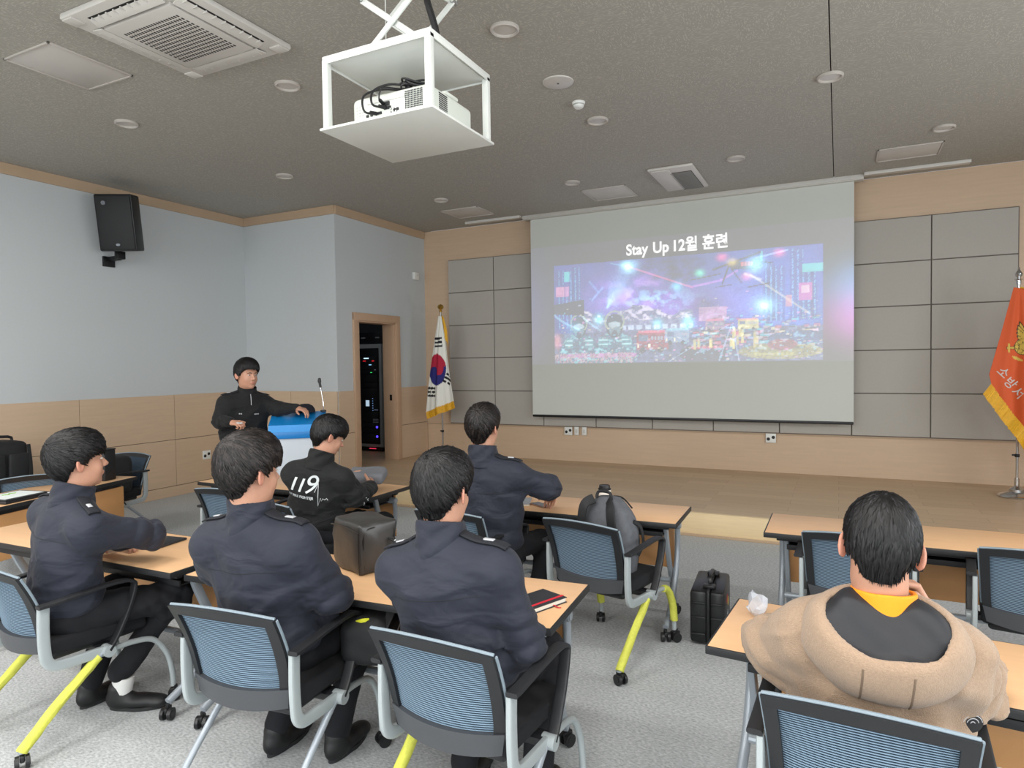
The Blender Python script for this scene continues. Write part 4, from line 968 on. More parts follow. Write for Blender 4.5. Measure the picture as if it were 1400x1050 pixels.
def soft_box(sx, sy, sz, bev, puff=.0, seed=0, cuts=5):
    bm = BM(); box(bm, (0, 0, sz/2), (sx, sy, sz), bev, seg=3)
    bmesh.ops.subdivide_edges(bm, edges=[e for e in bm.edges if e.calc_length() > .06], cuts=cuts, use_grid_fill=True)
    r = random.Random(seed); ph = [r.uniform(0, 6) for _ in range(6)]
    for v in bm.verts:
        u = v.co.x/sx*2; w = v.co.y/sy*2; h = v.co.z/sz*2-1
        n = math.sin(u*4+ph[0]+w*2)*math.sin(h*5+ph[1])*math.sin(w*5+ph[2]+h*2)
        v.co += Vector((u*(1-w*w)*(1-h*h), w*(1-u*u)*(1-h*h), h*(1-u*u)*(1-w*w)*(h > 0)))*puff + Vector((u, w, max(0, h)*.6))*n*.006
    return bm
def black_bag():
    t = thing('cooler_bag', 'boxy black leatherette bag standing on the near table', 'bag', (-2.03, 2.49, .7205), R_(-22))
    m_l = mat('black_leatherette', (52, 51, 50), .33, bump=.35, bscale=26, noise=.08, nscale=9)
    obj('body', soft_box(.26, .20, .235, .016, .010, 3), m_l, t, smooth=60)
    bm = BM(); pts = [(.128, -.075, .02), (.13, -.08, .16), (.128, -.06, .205), (.128, .0, .212), (.128, .075, .2), (.130, .08, .15)]
    tube(bm, pts, .004, 8, sm=5); obj('zip', bm, mat('zip_black', (22, 22, 24), .3), t)
    bm = BM(); tube(bm, [(-.135, -.104, .2), (0, -.108, .213), (.135, -.104, .2)], .003, 6, sm=4); tube(bm, [(.135, -.104, .2), (.137, -.106, .1), (.135, -.104, .01)], .003, 6, sm=4); obj('piping', bm, mat('zip_black', (22, 22, 24), .3), t)
    bm = BM(); tube(bm, [(.138, .05, .15), (.17, .06, .14), (.175, .08, .10), (.145, .09, .08)], .006, 8, sm=5); obj('strap', bm, mat('strap_black', (28, 28, 30), .7), t)
    bm = BM(); box(bm, (.165, .062, .138), (.014, .01, .022), .002); obj('buckle', bm, m_chrome, t)
black_bag()
def cup():
    t = thing('paper_cup', 'paper coffee cup with white sleeve and black lid on the table near the stage', 'cup', (-1.425, 4.27, .7205))
    bm = BM(); lathe(bm, [(0, 0), (.029, 0), (.041, .105), (0, .105)], n=28); obj('cup_body', bm, mat('cup_dark', (52, 44, 40), .5), t)
    bm = BM(); lathe(bm, [(.0375, .055), (.042, .095), (.0435, .095), (.039, .055), (.0375, .055)], n=28); obj('sleeve', bm, mat('cup_sleeve', (230, 228, 222), .7), t)
    bm = BM(); lathe(bm, [(0, .122), (.033, .122), (.036, .125), (.038, .108), (.044, .104), (.044, .098), (0, .098)], n=28); obj('lid', bm, m_cast, t)
cup()
def backpack():
    t = thing('backpack', 'grey and black backpack standing on a mesh chair seat', 'bag', (-1.20, 3.67, .475), R_(-14))
    m_g = mat('backpack_grey', (88, 90, 95), .75, bump=.3, bscale=300, noise=.2, nscale=30); m_k = mat('backpack_black', (24, 24, 27), .7)
    def hull(w, d, h, y0, z0, rb):
        bm = BM(); n = 26; prof = []
        for k in range(13):
            s = k/12; z = h*s; f = (1-max(0, (s-.45)/.55)**2.6*.62); f *= (1-.12*(1-s)**3)
            prof.append((z, w/2*f, d/2*(1-max(0, (s-.4)/.6)**2*.55)))
        rings = []
        for z, a, b in prof:
            rings.append([bm.verts.new((a*math.copysign(abs(math.cos(q))**.6, math.cos(q)), y0+b*math.copysign(abs(math.sin(q))**.6, math.sin(q)), z0+z)) for q in [2*PI*k/n for k in range(n)]])
        for a, b in zip(rings, rings[1:]):
            for k in range(n): bm.faces.new((a[k], a[(k+1) % n], b[(k+1) % n], b[k]))
        bm.faces.new(rings[0][::-1]); c = bm.verts.new((0, y0, z0+h+.012))
        for k in range(n): bm.faces.new((rings[-1][k], rings[-1][(k+1) % n], c))
        return bm
    obj('main_compartment', hull(.35, .22, .42, 0, 0, 0), m_g, t, smooth=70); obj('front_pocket', hull(.27, .09, .27, .11, .02, 0), m_k, t, smooth=70)
    bm = BM(); tube(bm, [(-.05, -.05, .42), (-.04, -.04, .455), (.03, -.04, .455), (.05, -.05, .42)], .009, 8, sm=5); obj('top_handle', bm, m_k, t)
    for s in (-1, 1):
        bm = BM(); tube(bm, [(s*.05, -.08, .42), (s*.085, -.125, .39), (s*.10, -.135, .30), (s*.12, -.12, .16), (s*.15, -.09, .05)], 0, 10, sm=5, flat=(.028, .008), up=(0, 1, 0)); obj('shoulder_strap', bm, m_k, t)
        bm = BM(); tube(bm, [(s*.165, .0, .30), (s*.18, .05, .26), (s*.19, .06, .17), (s*.175, .03, .10)], 0, 8, sm=4, flat=(.012, .004), up=(1, 0, 0)); obj('side_strap', bm, m_k, t)
    bm = BM(); tube(bm, [(-.14, .05, .33), (-.08, .08, .39), (.03, .085, .41), (.12, .06, .36)], .005, 6, sm=5); obj('zip', bm, m_k, t)
backpack()
def hard_case():
    t = thing('hard_case', 'black ribbed plastic hard case standing on the carpet between the tables', 'case', (-.70, 4.14, 0), R_(4))
    m_h = mat('hard_case_black', (20, 21, 23), .38)
    # stands on its long side: thickness along x, length along y
    obj('shell', bx((-.055, 0, .17), (.10, .42, .31), .02), m_h, t); obj('lid_shell', bx((.05, 0, .17), (.085, .42, .31), .02), m_h, t)
    obj('seam_band', bx((0, 0, .17), (.018, .435, .325), .004), m_h, t)
    for z in (.07, .17, .255):
        obj('rib', bx((-.055, -.212, z), (.08, .012, .014), .004), m_h, t); obj('rib', bx((.05, -.212, z), (.07, .012, .014), .004), m_h, t)
    for y in (-.13, .13):
        obj('latch', bx((0, y, .335), (.07, .05, .022), .006), m_h, t)
    bm = BM(); tube(bm, [(0, -.085, .325), (0, -.08, .365), (0, 0, .375), (0, .08, .365), (0, .085, .325)], 0, 10, sm=5, flat=(.014, .010), up=(1, 0, 0)); obj('handle', bm, m_h, t)
    for z, y in ((.24, -.03), (.2, .05), (.13, .0)): 
        obj('sticker', bx((.0935, y, z), (.002, .05, .045)), mat('sticker_%d' % int(z*100), {24: (190, 60, 50), 20: (210, 190, 80), 13: (200, 204, 210)}[int(z*100)], .5), t, smooth=0)
hard_case()
def left_stuff():
    t = thing('laptop', 'closed black laptop with a white sheet on it on the far left table', 'laptop', (-5.52, 2.73, .7205), R_(14))
    m_lp = mat('laptop_black', (32, 33, 38), .4)
    obj('base', bx((0, 0, .012), (.30, .36, .022), .006), m_lp, t); obj('lid', bx((0, 0, .027), (.30, .36, .008), .004), m_lp, t)
    p = thing('paper_sheet', 'white sheet with a small green mark lying on the black laptop', 'paper', (-5.52, 2.73, .752), R_(12))
    obj('sheet', bx((0, 0, .001), (.24, .30, .0015)), mat('sheet_white', (226, 232, 232), .7), p); 
    bm = BM(); tube(bm, [(-.05, -.04, .003), (-.03, .0, .004), (-.06, .02, .003), (-.04, .06, .003)], .004, 6, sm=3); obj('green_mark', bm, mat('green_mark', (130, 180, 70), .6), p)
    # black shoulder bag and upright black box at the table's far end
    m_bb = mat('nylon_black', (22, 23, 26), .7, bump=.3, bscale=120)
    t = thing('shoulder_bag', 'slouching black nylon bag behind the leftmost man', 'bag', (-6.38, 3.95, .475), R_(8))
    obj('body', soft_box(.44, .30, .36, .06, .02, 8), m_bb, t, smooth=70); bm = BM(); tube(bm, [(-.15, 0, .34), (-.1, -.08, .39), (.08, -.08, .39), (.15, 0, .34)], .012, 8, sm=5); obj('handle', bm, m_bb, t)
    obj('pocket', soft_box(.26, .06, .18, .02, .01, 9, 3), m_bb, t, loc=(0, -.17, .04), smooth=70)
    t = thing('black_box', 'upright black box standing on the sideways table behind the leftmost man', 'box', (-5.73, 3.52, .7205), R_(14))
    obj('carton', bx((0, 0, .13), (.20, .12, .26), .008), mat('box_black', (18, 19, 22), .5), t); obj('lid_fold', bx((0, 0, .265), (.205, .125, .012), .003), mat('box_black', (18, 19, 22), .5), t)
    t = thing('equipment_bag', 'large black equipment bag with pockets standing at the left wall', 'bag', (-7.42, 3.42, .0), R_(0))
    obj('body', soft_box(.42, .62, .98, .05, .015, 5), m_bb, t, smooth=70)
    for k in range(3): obj('pocket', soft_box(.05, .17, .32, .015, .008, 20+k, 3), m_bb, t, loc=(.225, -.2+.2*k, .55), smooth=70)
    bm = BM(); tube(bm, [(.1, -.2, .97), (.1, -.18, 1.03), (.1, .18, 1.03), (.1, .2, .97)], .014, 8, sm=4); obj('carry_handle', bm, m_bb, t)
    for s in (-1, 1): bm = BM(); tube(bm, [(.235, s*.29, .95), (.25, s*.30, .7), (.24, s*.29, .4)], 0, 8, sm=4, flat=(.018, .004), up=(1, 0, 0)); obj('strap', bm, m_bb, t)
left_stuff()
# ------------------------------------------------------------------ people: implicit surfaces meshed with surface nets
A3 = lambda *v: np.array(v, float)
def rotm(yaw=0, pitch=0, roll=0):
    """yaw about z, then pitch (nose down +) about the local x axis, then roll about local y"""
    y, p, r = [math.radians(a) for a in (yaw, pitch, roll)]
    Rz = np.array([[math.cos(y), -math.sin(y), 0], [math.sin(y), math.cos(y), 0], [0, 0, 1]])
    Rx = np.array([[1, 0, 0], [0, math.cos(-p), -math.sin(-p)], [0, math.sin(-p), math.cos(-p)]])
    Ry = np.array([[math.cos(r), 0, math.sin(r)], [0, 1, 0], [-math.sin(r), 0, math.cos(r)]])
    return Rz @ Rx @ Ry
class Field:
    def __init__(s): s.p = []; s.disp = None; s.cut = None
    def rc(s, a, b, ra, rb, k=.02, sub=False):
        a = np.array(a, float); b = np.array(b, float); ab = b-a; L2 = max(ab @ ab, 1e-9)
        def f(P):
            q = P-a; t = np.clip(q @ ab/L2, 0, 1); return np.linalg.norm(q-t[:, None]*ab, axis=1)-(ra+(rb-ra)*t)
        s.p.append((f, (a+b)/2, math.sqrt(L2)/2+max(ra, rb), k, sub)); return s
    def el(s, c, r, R=None, k=.02, sub=False):
        c = np.array(c, float); r = np.array(r, float)
        def f(P):
            q = P-c
            if R is not None: q = q @ R
            k0 = np.linalg.norm(q/r, axis=1); k1 = np.linalg.norm(q/(r*r), axis=1)+1e-9; return k0*(k0-1)/k1
        s.p.append((f, c, max(r), k, sub)); return s
    def fn(s, f, c, rad, k=.02, sub=False): s.p.append((f, np.array(c, float), rad, k, sub)); return s
    def ev(s, P, margin=.06):
        d = np.full(len(P), 1.0)
        for f, c, rad, k, sub in s.p:
            m = np.linalg.norm(P-c, axis=1) < rad+margin
            if not m.any(): continue
            v = f(P[m]); a = d[m]
            if sub:
                v = -v; h = np.clip(.5-.5*(a-v)/k, 0, 1); d[m] = a*(1-h)+v*h+k*h*(1-h)
            else:
                h = np.clip(.5+.5*(a-v)/k, 0, 1); d[m] = a*(1-h)+v*h-k*h*(1-h)
        if s.disp is not None:
            m = abs(d) < .05; d[m] += s.disp(P[m])
        if s.cut is not None: d = np.maximum(d, s.cut(P))
        return d
    def mesh(s, name, h, mtl, col=None):
        lo = np.min([c-r for _, c, r, _, sb in s.p if not sb], axis=0)-.03; hi = np.max([c+r for _, c, r, _, sb in s.p if not sb], axis=0)+.03
        B = 8; nb = np.ceil((hi-lo)/(h*B)).astype(int); n = nb*B+1
        F = np.ones(n, np.float32)
        g = np.stack(np.meshgrid(*[np.arange(k) for k in nb], indexing='ij'), -1).reshape(-1, 3)
        cen = lo+(g+.5)*B*h; hd = B*h*.87
        dc = s.ev(cen, margin=hd+.06)
        act = g[abs(dc) < hd*1.25+.012]; ins = g[dc <= -(hd*1.25+.012)]
        for b in ins: F[b[0]*B:(b[0]+1)*B+1, b[1]*B:(b[1]+1)*B+1, b[2]*B:(b[2]+1)*B+1] = -1
        o = np.stack(np.meshgrid(*[np.arange(B+1)]*3, indexing='ij'), -1).reshape(-1, 3)
        for i0 in range(0, len(act), 400):
            a = act[i0:i0+400]; ids = (a[:, None, :]*B+o[None]).reshape(-1, 3)
            F[ids[:, 0], ids[:, 1], ids[:, 2]] = s.ev(lo+ids*h)
        S_ = F < 0
        any_ = np.zeros(n-1, bool); all_ = np.ones(n-1, bool)
        for dx in (0, 1):
            for dy in (0, 1):
                for dz in (0, 1):
                    q = S_[dx:n[0]-1+dx, dy:n[1]-1+dy, dz:n[2]-1+dz]; any_ |= q; all_ &= q
        cells = np.argwhere(any_ & ~all_); idm = np.full(n-1, -1, np.int64); idm[tuple(cells.T)] = np.arange(len(cells))
        acc = np.zeros((len(cells), 3)); cnt = np.zeros(len(cells))
        for ax in range(3):
            o1, o2 = [k for k in range(3) if k != ax]
            for a_ in (0, 1):
                for b_ in (0, 1):
                    p = cells.copy(); p[:, o1] += a_; p[:, o2] += b_; q = p.copy(); q[:, ax] += 1
                    v0 = F[tuple(p.T)]; v1 = F[tuple(q.T)]; m = (v0 < 0) != (v1 < 0)
                    t = v0/(v0-v1+1e-12); pos = p.astype(float); pos[:, ax] += t
                    acc[m] += pos[m]; cnt[m] += 1
        V = lo+acc/np.maximum(cnt, 1)[:, None]*h
        faces = []
        for ax in range(3):
            o1, o2 = [(1, 2), (2, 0), (0, 1)][ax]
            sl0 = [slice(None)]*3; sl1 = [slice(None)]*3; sl0[ax] = slice(0, n[ax]-1); sl1[ax] = slice(1, n[ax])
            e = S_[tuple(sl0)] != S_[tuple(sl1)]; w = np.argwhere(e)
            w = w[(w[:, o1] > 0) & (w[:, o2] > 0) & (w[:, o1] < n[o1]-1) & (w[:, o2] < n[o2]-1)]
            fl = S_[tuple(w.T)]
            def idx(a_, b_): c = w.copy(); c[:, o1] -= a_; c[:, o2] -= b_; return idm[tuple(c.T)]
            q = np.stack([idx(1, 1), idx(0, 1), idx(0, 0), idx(1, 0)], -1); q[~fl] = q[~fl][:, ::-1]
            faces.append(q)
        Q = np.concatenate(faces); Q = Q[(Q >= 0).all(1)]
        # light smoothing
        cntn = np.zeros(len(V)); 
        for _ in range(1):
            ac = np.zeros_like(V); cn = np.zeros(len(V))
            for a_, b_ in ((0, 1), (1, 2), (2, 3), (3, 0)):
                np.add.at(ac, Q[:, a_], V[Q[:, b_]]); np.add.at(ac, Q[:, b_], V[Q[:, a_]]); np.add.at(cn, Q[:, a_], 1); np.add.at(cn, Q[:, b_], 1)
            V = V*.5+ac/np.maximum(cn, 1)[:, None]*.5
        me = bpy.data.meshes.new(name); nv, nf = len(V), len(Q)
        me.vertices.add(nv); me.vertices.foreach_set('co', V.astype(np.float32).ravel()); me.loops.add(nf*4); me.loops.foreach_set('vertex_index', Q.astype(np.int32).ravel())
        me.polygons.add(nf); me.polygons.foreach_set('loop_start', np.arange(0, nf*4, 4, dtype=np.int32)); me.polygons.foreach_set('loop_total', np.full(nf, 4, np.int32))
        me.update(calc_edges=True); me.validate(); me.shade_smooth(); me.materials.append(mtl)
        if col is not None:
            a = me.color_attributes.new('tone', 'FLOAT_COLOR', 'POINT'); a.data.foreach_set('color', np.concatenate([col(V), np.ones((nv, 1))], 1).astype(np.float32).ravel())
        return me
def skin_mat():
    m = mat('skin', (206, 158, 130), .5, noise=.04, nscale=60, attr='tone', bump=.08, bscale=400)
    b = m.node_tree.nodes['Principled BSDF']; b.inputs['Subsurface Weight'].default_value = .08; b.inputs['Subsurface Radius'].default_value = (.012, .005, .003); return m
M_SKIN = skin_mat()
M_HAIR = mat('black_hair', (15, 14, 15), .42, spec=.32, attr='tone')
M_HAIRB = mat('dark_brown_hair', (24, 20, 19), .42, spec=.32, attr='tone')
m_navy = mat('navy_softshell', (30, 34, 48), .75, noise=.06, nscale=30, bump=.25, bscale=380, sheen=.05)
m_black = mat('black_softshell', (15, 16, 18), .85, noise=.06, nscale=30, bump=.2, bscale=380, sheen=.04)
m_trou = mat('black_trousers', (15, 16, 22), .9, noise=.08, nscale=30, bump=.2, bscale=300)
m_shoe = mat('black_shoe', (20, 20, 22), .5); m_sole = mat('shoe_sole', (34, 34, 36), .7)
m_badge = mat('silver_embroidery', (188, 190, 194), .5)

for _m in (m_navy, m_black):
    nt = _m.node_tree; b_ = nt.nodes['Principled BSDF']; old = b_.inputs['Normal'].links[0].from_node
    tc_ = nt.nodes.new('ShaderNodeTexCoord'); mp_ = nt.nodes.new('ShaderNodeMapping'); mp_.inputs['Rotation'].default_value = (.3, .5, .6); mp_.inputs['Scale'].default_value = (1, 1, 1.9)
    nz_ = nt.nodes.new('ShaderNodeTexNoise'); nz_.inputs['Scale'].default_value = 6.5; nz_.inputs['Detail'].default_value = 2.5; nz_.inputs['Distortion'].default_value = .5
    nt.links.new(tc_.outputs['Object'], mp_.inputs[0]); nt.links.new(mp_.outputs[0], nz_.inputs['Vector'])
    bp_ = nt.nodes.new('ShaderNodeBump'); bp_.inputs['Strength'].default_value = .8; bp_.inputs['Distance'].default_value = .026; nt.links.new(nz_.outputs['Fac'], bp_.inputs['Height']); nt.links.new(bp_.outputs[0], old.inputs['Normal'])
def head_field(F, c, R, s, neck_base, ears=True):
    L = lambda v: c+R @ (np.array(v)*s)
    def el(v, r, rot=None, k=.02, sub=False): F.el(L(v), np.array(r)*s, R if rot is None else R @ rot, k*s, sub)
    def rc(a, b, ra, rb, k=.02, sub=False): F.rc(L(a), L(b), ra*s, rb*s, k*s, sub)
    el((0, -.014, .028), (.076, .096, .090)); el((0, .028, -.035), (.061, .062, .072), k=.03); el((0, .018, -.078), (.053, .056, .040), k=.03)
    el((0, .064, -.100), (.020, .017, .014), k=.02)
    for q in (-1, 1): el((q*.036, .058, -.036), (.021, .018, .024), k=.02)
    el((0, .076, .024), (.050, .013, .011), k=.018)
    rc((0, .084, .010), (0, .108, -.028), .0065, .0105, .012)
    for q in (-1, 1): el((q*.011, .097, -.033), (.0075, .009, .0065), k=.008)
    el((0, .088, -.060), (.021, .0085, .0045), k=.008); el((0, .086, -.069), (.017, .009, .005), k=.008)
    for q in (-1, 1): el((q*.031, .096, .004), (.017, .011, .010), k=.012, sub=True)
    for q in ((-1, 1) if ears else ()):
        a = math.radians(30*q); E = np.array([[math.cos(a), -math.sin(a), 0], [math.sin(a), math.cos(a), 0], [0, 0, 1]])
        el((q*.086, -.018, -.006), (.0075, .021, .034), E, .008); el((q*.094, -.014, -.003), (.006, .012, .021), E, .006, True)
    rc((0, -.025, -.06), tuple((R.T @ (neck_base-c))/s), .054, .060, .035)
def head_cut(y):
    return np.interp(y, [-.13, -.085, -.06, -.045, -.03, -.005, .012, .022, .045, .07, .10], [-.100, -.098, -.078, -.035, .014, .020, -.012, .015, .030, .040, .036])
def make_hair(name, c, R, s, neck_base, m, parent, seed=0, wide=0, fringe=.0, messy=.3, vol=0, locks=1100, whorl=(.012, -.075, .085), back=0, flow=1, part=None):
    hf = Field(); head_field(hf, A3(0, 0, 0), np.eye(3), 1, R.T @ (neck_base-c)/s, False)
    out = Field(); out.el((0, -.016, .040), (.087+vol*.5+wide, .108+vol*.5, .098+vol), k=.02).el((0, -.030, -.004), (.0785+wide*.4, .084, .078), k=.03).el((0, .03, .065), (.074, .072, .066+vol), k=.03)
    def cut(P):
        y = P[:, 1]; z = head_cut(y)-fringe*np.clip((y-.035)/.04, 0, 1)-back*np.clip((-y-.05)/.03, 0, 1)
        d = z-P[:, 2]
        return d+.6*np.clip(np.abs(P[:, 0])-.036, 0, 1)*(y < -.045)
    def hs(P):
        o = np.minimum(out.ev(P, .2), hf.ev(P, .2)-.0035)
        o = np.maximum(o, -(P[:, 2]+.055)*1.0) if False else o
        lowm = P[:, 2] < -.03
        if lowm.any():
            w = np.clip((-.03-P[:, 2])/.05, 0, 1); o = np.where(lowm, np.maximum(o, (hf.ev(P, .2)-.016+.013*w)), o)
        return np.maximum(o, cut(P)*.8)
    F = Field(); F.fn(hs, (0, 0, .01), .17, .0001)
    me = F.mesh(name, .0042, m)
    rng = np.random.default_rng(seed)
    W = np.array(whorl); C0 = np.array((0, -.012, .03)); W = (W-C0)/np.linalg.norm(W-C0)
    d = rng.normal(size=(locks*4, 3)); d /= np.linalg.norm(d, axis=1)[:, None]
    def surf(D, it=22):
        lo = np.full(len(D), .03); hi = np.full(len(D), .2)
        for _ in range(it):
            mid = (lo+hi)/2; P = C0+D*mid[:, None]
            o = np.minimum(out.ev(P, .2), hf.ev(P, .2)-.0035); ins = o < 0; lo = np.where(ins, mid, lo); hi = np.where(ins, hi, mid)
        return C0+D*lo[:, None], lo
    P, _ = surf(d, 12); cv = cut(P); ok = (cv < .006); d = np.concatenate([d[ok][:locks], d[(cv < .008) & (cv > -.018)]])
    ang = np.arccos(np.clip(d @ W, -1, 1)); ax = np.cross(np.broadcast_to(W, d.shape), d); ax /= np.linalg.norm(ax, axis=1)[:, None]+1e-9
    n = 6; Ls = rng.uniform(.5, 1.0, len(d)); a0 = np.maximum(ang-Ls, .02); sw = rng.normal(0, .07+.18*messy, len(d))
    pts = []; 
    for k in range(n):
        t = k/(n-1); a = a0+(ang+.05*rng.random(len(d))-a0)*t; tw = sw*(t-.5)
        v = np.cross(ax, np.broadcast_to(W, d.shape)); D = np.cos(a)[:, None]*W+np.sin(a)[:, None]*(v*np.cos(tw)[:, None]+ax*np.sin(tw)[:, None])
        S0, r = surf(D, 16); lift = (.0006+rng.random(len(d))*.0042*(1+2*messy))*math.sin(min(1, t*1.3+.1)*PI*.8)+ .0045*messy*t*rng.random(len(d))
        pts.append(S0+D*lift[:, None])
    pts = np.stack(pts, 1)                          # locks, n, 3
    keep = cut(pts[:, -1]) < np.where(pts[:, -1, 1] < -.02, .005, .012); pts = pts[keep]
    tan = np.gradient(pts, axis=1); nor = pts-C0; side = np.cross(tan, nor); side /= np.linalg.norm(side, axis=2)[..., None]+1e-9; nor /= np.linalg.norm(nor, axis=2)[..., None]
    wd = (np.array([.45, .9, 1, .9, .6, .08])[None]*rng.uniform(.0022, .0056, len(pts))[:, None])[..., None]
    a = pts-side*wd-nor*.001; b = pts+side*wd-nor*.001; cc = pts+nor*.0020
    allv = np.stack([a, cc, b], 2).reshape(-1, 3); m_ = len(pts); base = (np.arange(m_)*n*3)[:, None]
    fs = []
    for k in range(n-1):
        for j in (0, 1): fs.append(np.stack([base[:, 0]+k*3+j, base[:, 0]+k*3+j+1, base[:, 0]+(k+1)*3+j+1, base[:, 0]+(k+1)*3+j], -1))
    fs = np.concatenate(fs)
    nv0 = len(me.vertices); co = np.empty(nv0*3, np.float32); me.vertices.foreach_get('co', co); V = np.concatenate([co.reshape(-1, 3), allv])
    pf = np.empty(len(me.polygons)*4, np.int32); me.loops.foreach_get('vertex_index', pf) if len(me.loops) == len(me.polygons)*4 else None
    Q = np.concatenate([pf.reshape(-1, 4), fs+nv0]) if len(me.loops) == len(me.polygons)*4 else fs
    V = c+(V*s) @ R.T
    m2 = bpy.data.meshes.new(name); m2.vertices.add(len(V)); m2.vertices.foreach_set('co', V.astype(np.float32).ravel()); m2.loops.add(len(Q)*4); m2.loops.foreach_set('vertex_index', Q.astype(np.int32).ravel())
    m2.polygons.add(len(Q)); m2.polygons.foreach_set('loop_start', np.arange(0, len(Q)*4, 4, dtype=np.int32)); m2.polygons.foreach_set('loop_total', np.full(len(Q), 4, np.int32)); m2.update(calc_edges=True); m2.validate(); m2.shade_smooth(); m2.materials.append(m)
    base_c = np.array(m.node_tree.nodes['Principled BSDF'].inputs['Base Color'].default_value[:3]); tl = np.ones(len(V)); tl[nv0:] = np.repeat(rng.uniform(.3, 1, len(pts))**3*3.4+.12, n*3)
    ca_ = m2.color_attributes.new('tone', 'FLOAT_COLOR', 'POINT'); ca_.data.foreach_set('color', np.concatenate([base_c*tl[:, None], np.ones((len(V), 1))], 1).astype(np.float32).ravel())
    bpy.data.meshes.remove(me)
    return link(name, m2, parent)
def hand(F, w, d, up, side, curl=(.3, .35, .4, .45), thumb=.3, s=1.0, spread=.06):
    """w wrist, d finger direction, up back-of-hand normal, side +1 when the thumb is at +x (x = d cross up)"""
    d = np.array(d, float); d /= np.linalg.norm(d); u = np.array(up, float); u -= d*(u @ d); u /= np.linalg.norm(u); x = np.cross(d, u)*side
    L = lambda a, b, c_: w+(x*a+d*b+u*c_)*s
    E = np.stack([x, d, u], 1)
    F.el(L(0, .048, 0), np.array((.038, .050, .0145))*s, E, .012)
    F.rc(L(0, -.02, 0), L(0, .02, 0), .024*s, .026*s, .02)
    for i, (kx, ky, ls) in enumerate(((.028, .090, (.043, .026, .021)), (.0095, .094, (.047, .030, .022)), (-.0095, .090, (.043, .028, .021)), (-.027, .081, (.034, .021, .018)))):
        p = L(kx, ky, 0); F.rc(L(kx*.6, .02, 0), p, .012*s, .0108*s, .008)
        a = 0; sp = spread*(1.5-i)*.9; dx = x*math.sin(sp)+d*math.cos(sp)
        rr = (.0098, .0090, .0082, .0072)
        if i == 3: rr = (.0085, .0078, .0072, .0064)
        for j, l in enumerate(ls):
            a += curl[i]*(1.0 if j == 0 else 1.15); v = dx*math.cos(a)-u*math.sin(a); q = p+v*l*s
            F.rc(p, q, rr[j]*s, rr[j+1]*s, .0035); p = q
    p = L(.024, .022, -.004); v0 = (x*.78+d*.55-u*.25); v0 /= np.linalg.norm(v0); v1 = d*.9+x*.15-u*.3; v1 /= np.linalg.norm(v1)
    for j, (l, r0, r1) in enumerate(((.040, .0145, .0120), (.032, .0112, .0100), (.026, .0100, .0080))):
        t = min(1, thumb*(j+.3)); v = v0*(1-t)+v1*t; v /= np.linalg.norm(v); q = p+v*l*s; F.rc(p, q, r0*s, r1*s, .008 if j == 0 else .004); p = q
def folds(arms, hipz, cz, seed, amp=1.):
    amp = amp*2.1
    r = np.random.default_rng(seed); ph = r.uniform(0, 6, 12)
    def f(P):
        x, y, z = P.T; o = np.zeros(len(P))
        wst = np.exp(-((z-hipz-.13)/.13)**2)
        wob = 1.6*np.sin(9*x+ph[0])+1.3*np.sin(11*y+ph[1])+.9*np.sin(23*x+ph[9]-17*y)
        o += .0058*amp*wst*(np.abs(np.sin(17*z+wob))**.7-.55)
        o += .0062*amp*np.exp(-((z-cz+.06)/.16)**2)*np.sin(15*x+10*z+ph[2]+1.7*np.sin(9*z+ph[3]))*np.sin(10*y+8*z+ph[4])
        o += .0028*amp*np.sin(31*x+19*z+ph[5]+2*np.sin(13*y))*np.sin(27*y-13*z+ph[6])
        cr = (1-np.abs(np.sin(13*z+8*x+6*y+1.8*np.sin(7*x+ph[10])+1.3*np.sin(8*z+ph[11]))))**3*np.clip(np.sin(9*x+5*z+ph[2])*1.4, 0, 1)
        cr2 = (1-np.abs(np.sin(15*z-9*x+5*y+1.6*np.sin(8*x+ph[0])+1.1*np.sin(9*z+ph[4]))))**3*np.clip(-np.sin(9*x-4*z+ph[3])*1.4, 0, 1)
        o -= .0036*amp*(cr+cr2)*np.exp(-((z-cz+.02)/.24)**2)
        for (a, b, c_) in arms:
            for p, q, ed in ((a, b, 1), (b, c_, 0)):
                ab = q-p; L2 = ab @ ab; t = (P-p) @ ab/L2; dist = np.linalg.norm(P-p-np.clip(t, 0, 1)[:, None]*ab, axis=1)
                near = np.exp(-((t-ed)/.50)**2)*(dist < .12)*(t > -.2)*(t < 1.2)
                o += -.0062*amp*near*(np.abs(np.sin(t*math.sqrt(L2)*34+ph[7]+1.7*np.sin(14*x+ph[8])+1.5*np.sin(13*z+9*y)))**.7-.5)
        return o*np.clip((cz+.15-z)/.05, 0, 1)
    return f
BVH_CACHE = {}
def bvh_of(o):
    me = o.data; return BVHTree.FromPolygons([v.co for v in me.vertices], [p.vertices for p in me.polygons])
def patch(name, bv, origin, ux, uy, proj, m, parent, poly=None, nx=8, ny=14, th=.003, off=.002, sub=None, **kw):
    """thin piece lying on the garment: a grid projected along proj"""
    P = np.zeros((ny, nx, 3)); last = None; origin = Vector(origin); ux = Vector(ux); uy = Vector(uy); pd = Vector(proj).normalized()
    for j in range(ny):
        for i in range(nx):
            q = origin+ux*((i/(nx-1)-.5))+uy*(j/(ny-1)); h = bv.ray_cast(q-pd*.14, pd, .32)[0]
            if h is None: h = last if last is not None else q
            last = h; P[j, i] = h-pd*(off+th)
    o = grid_obj(name, P, m, parent, **kw); md = o.modifiers.new('thickness', 'SOLIDIFY'); md.thickness = th+.001; md.offset = 0; return o
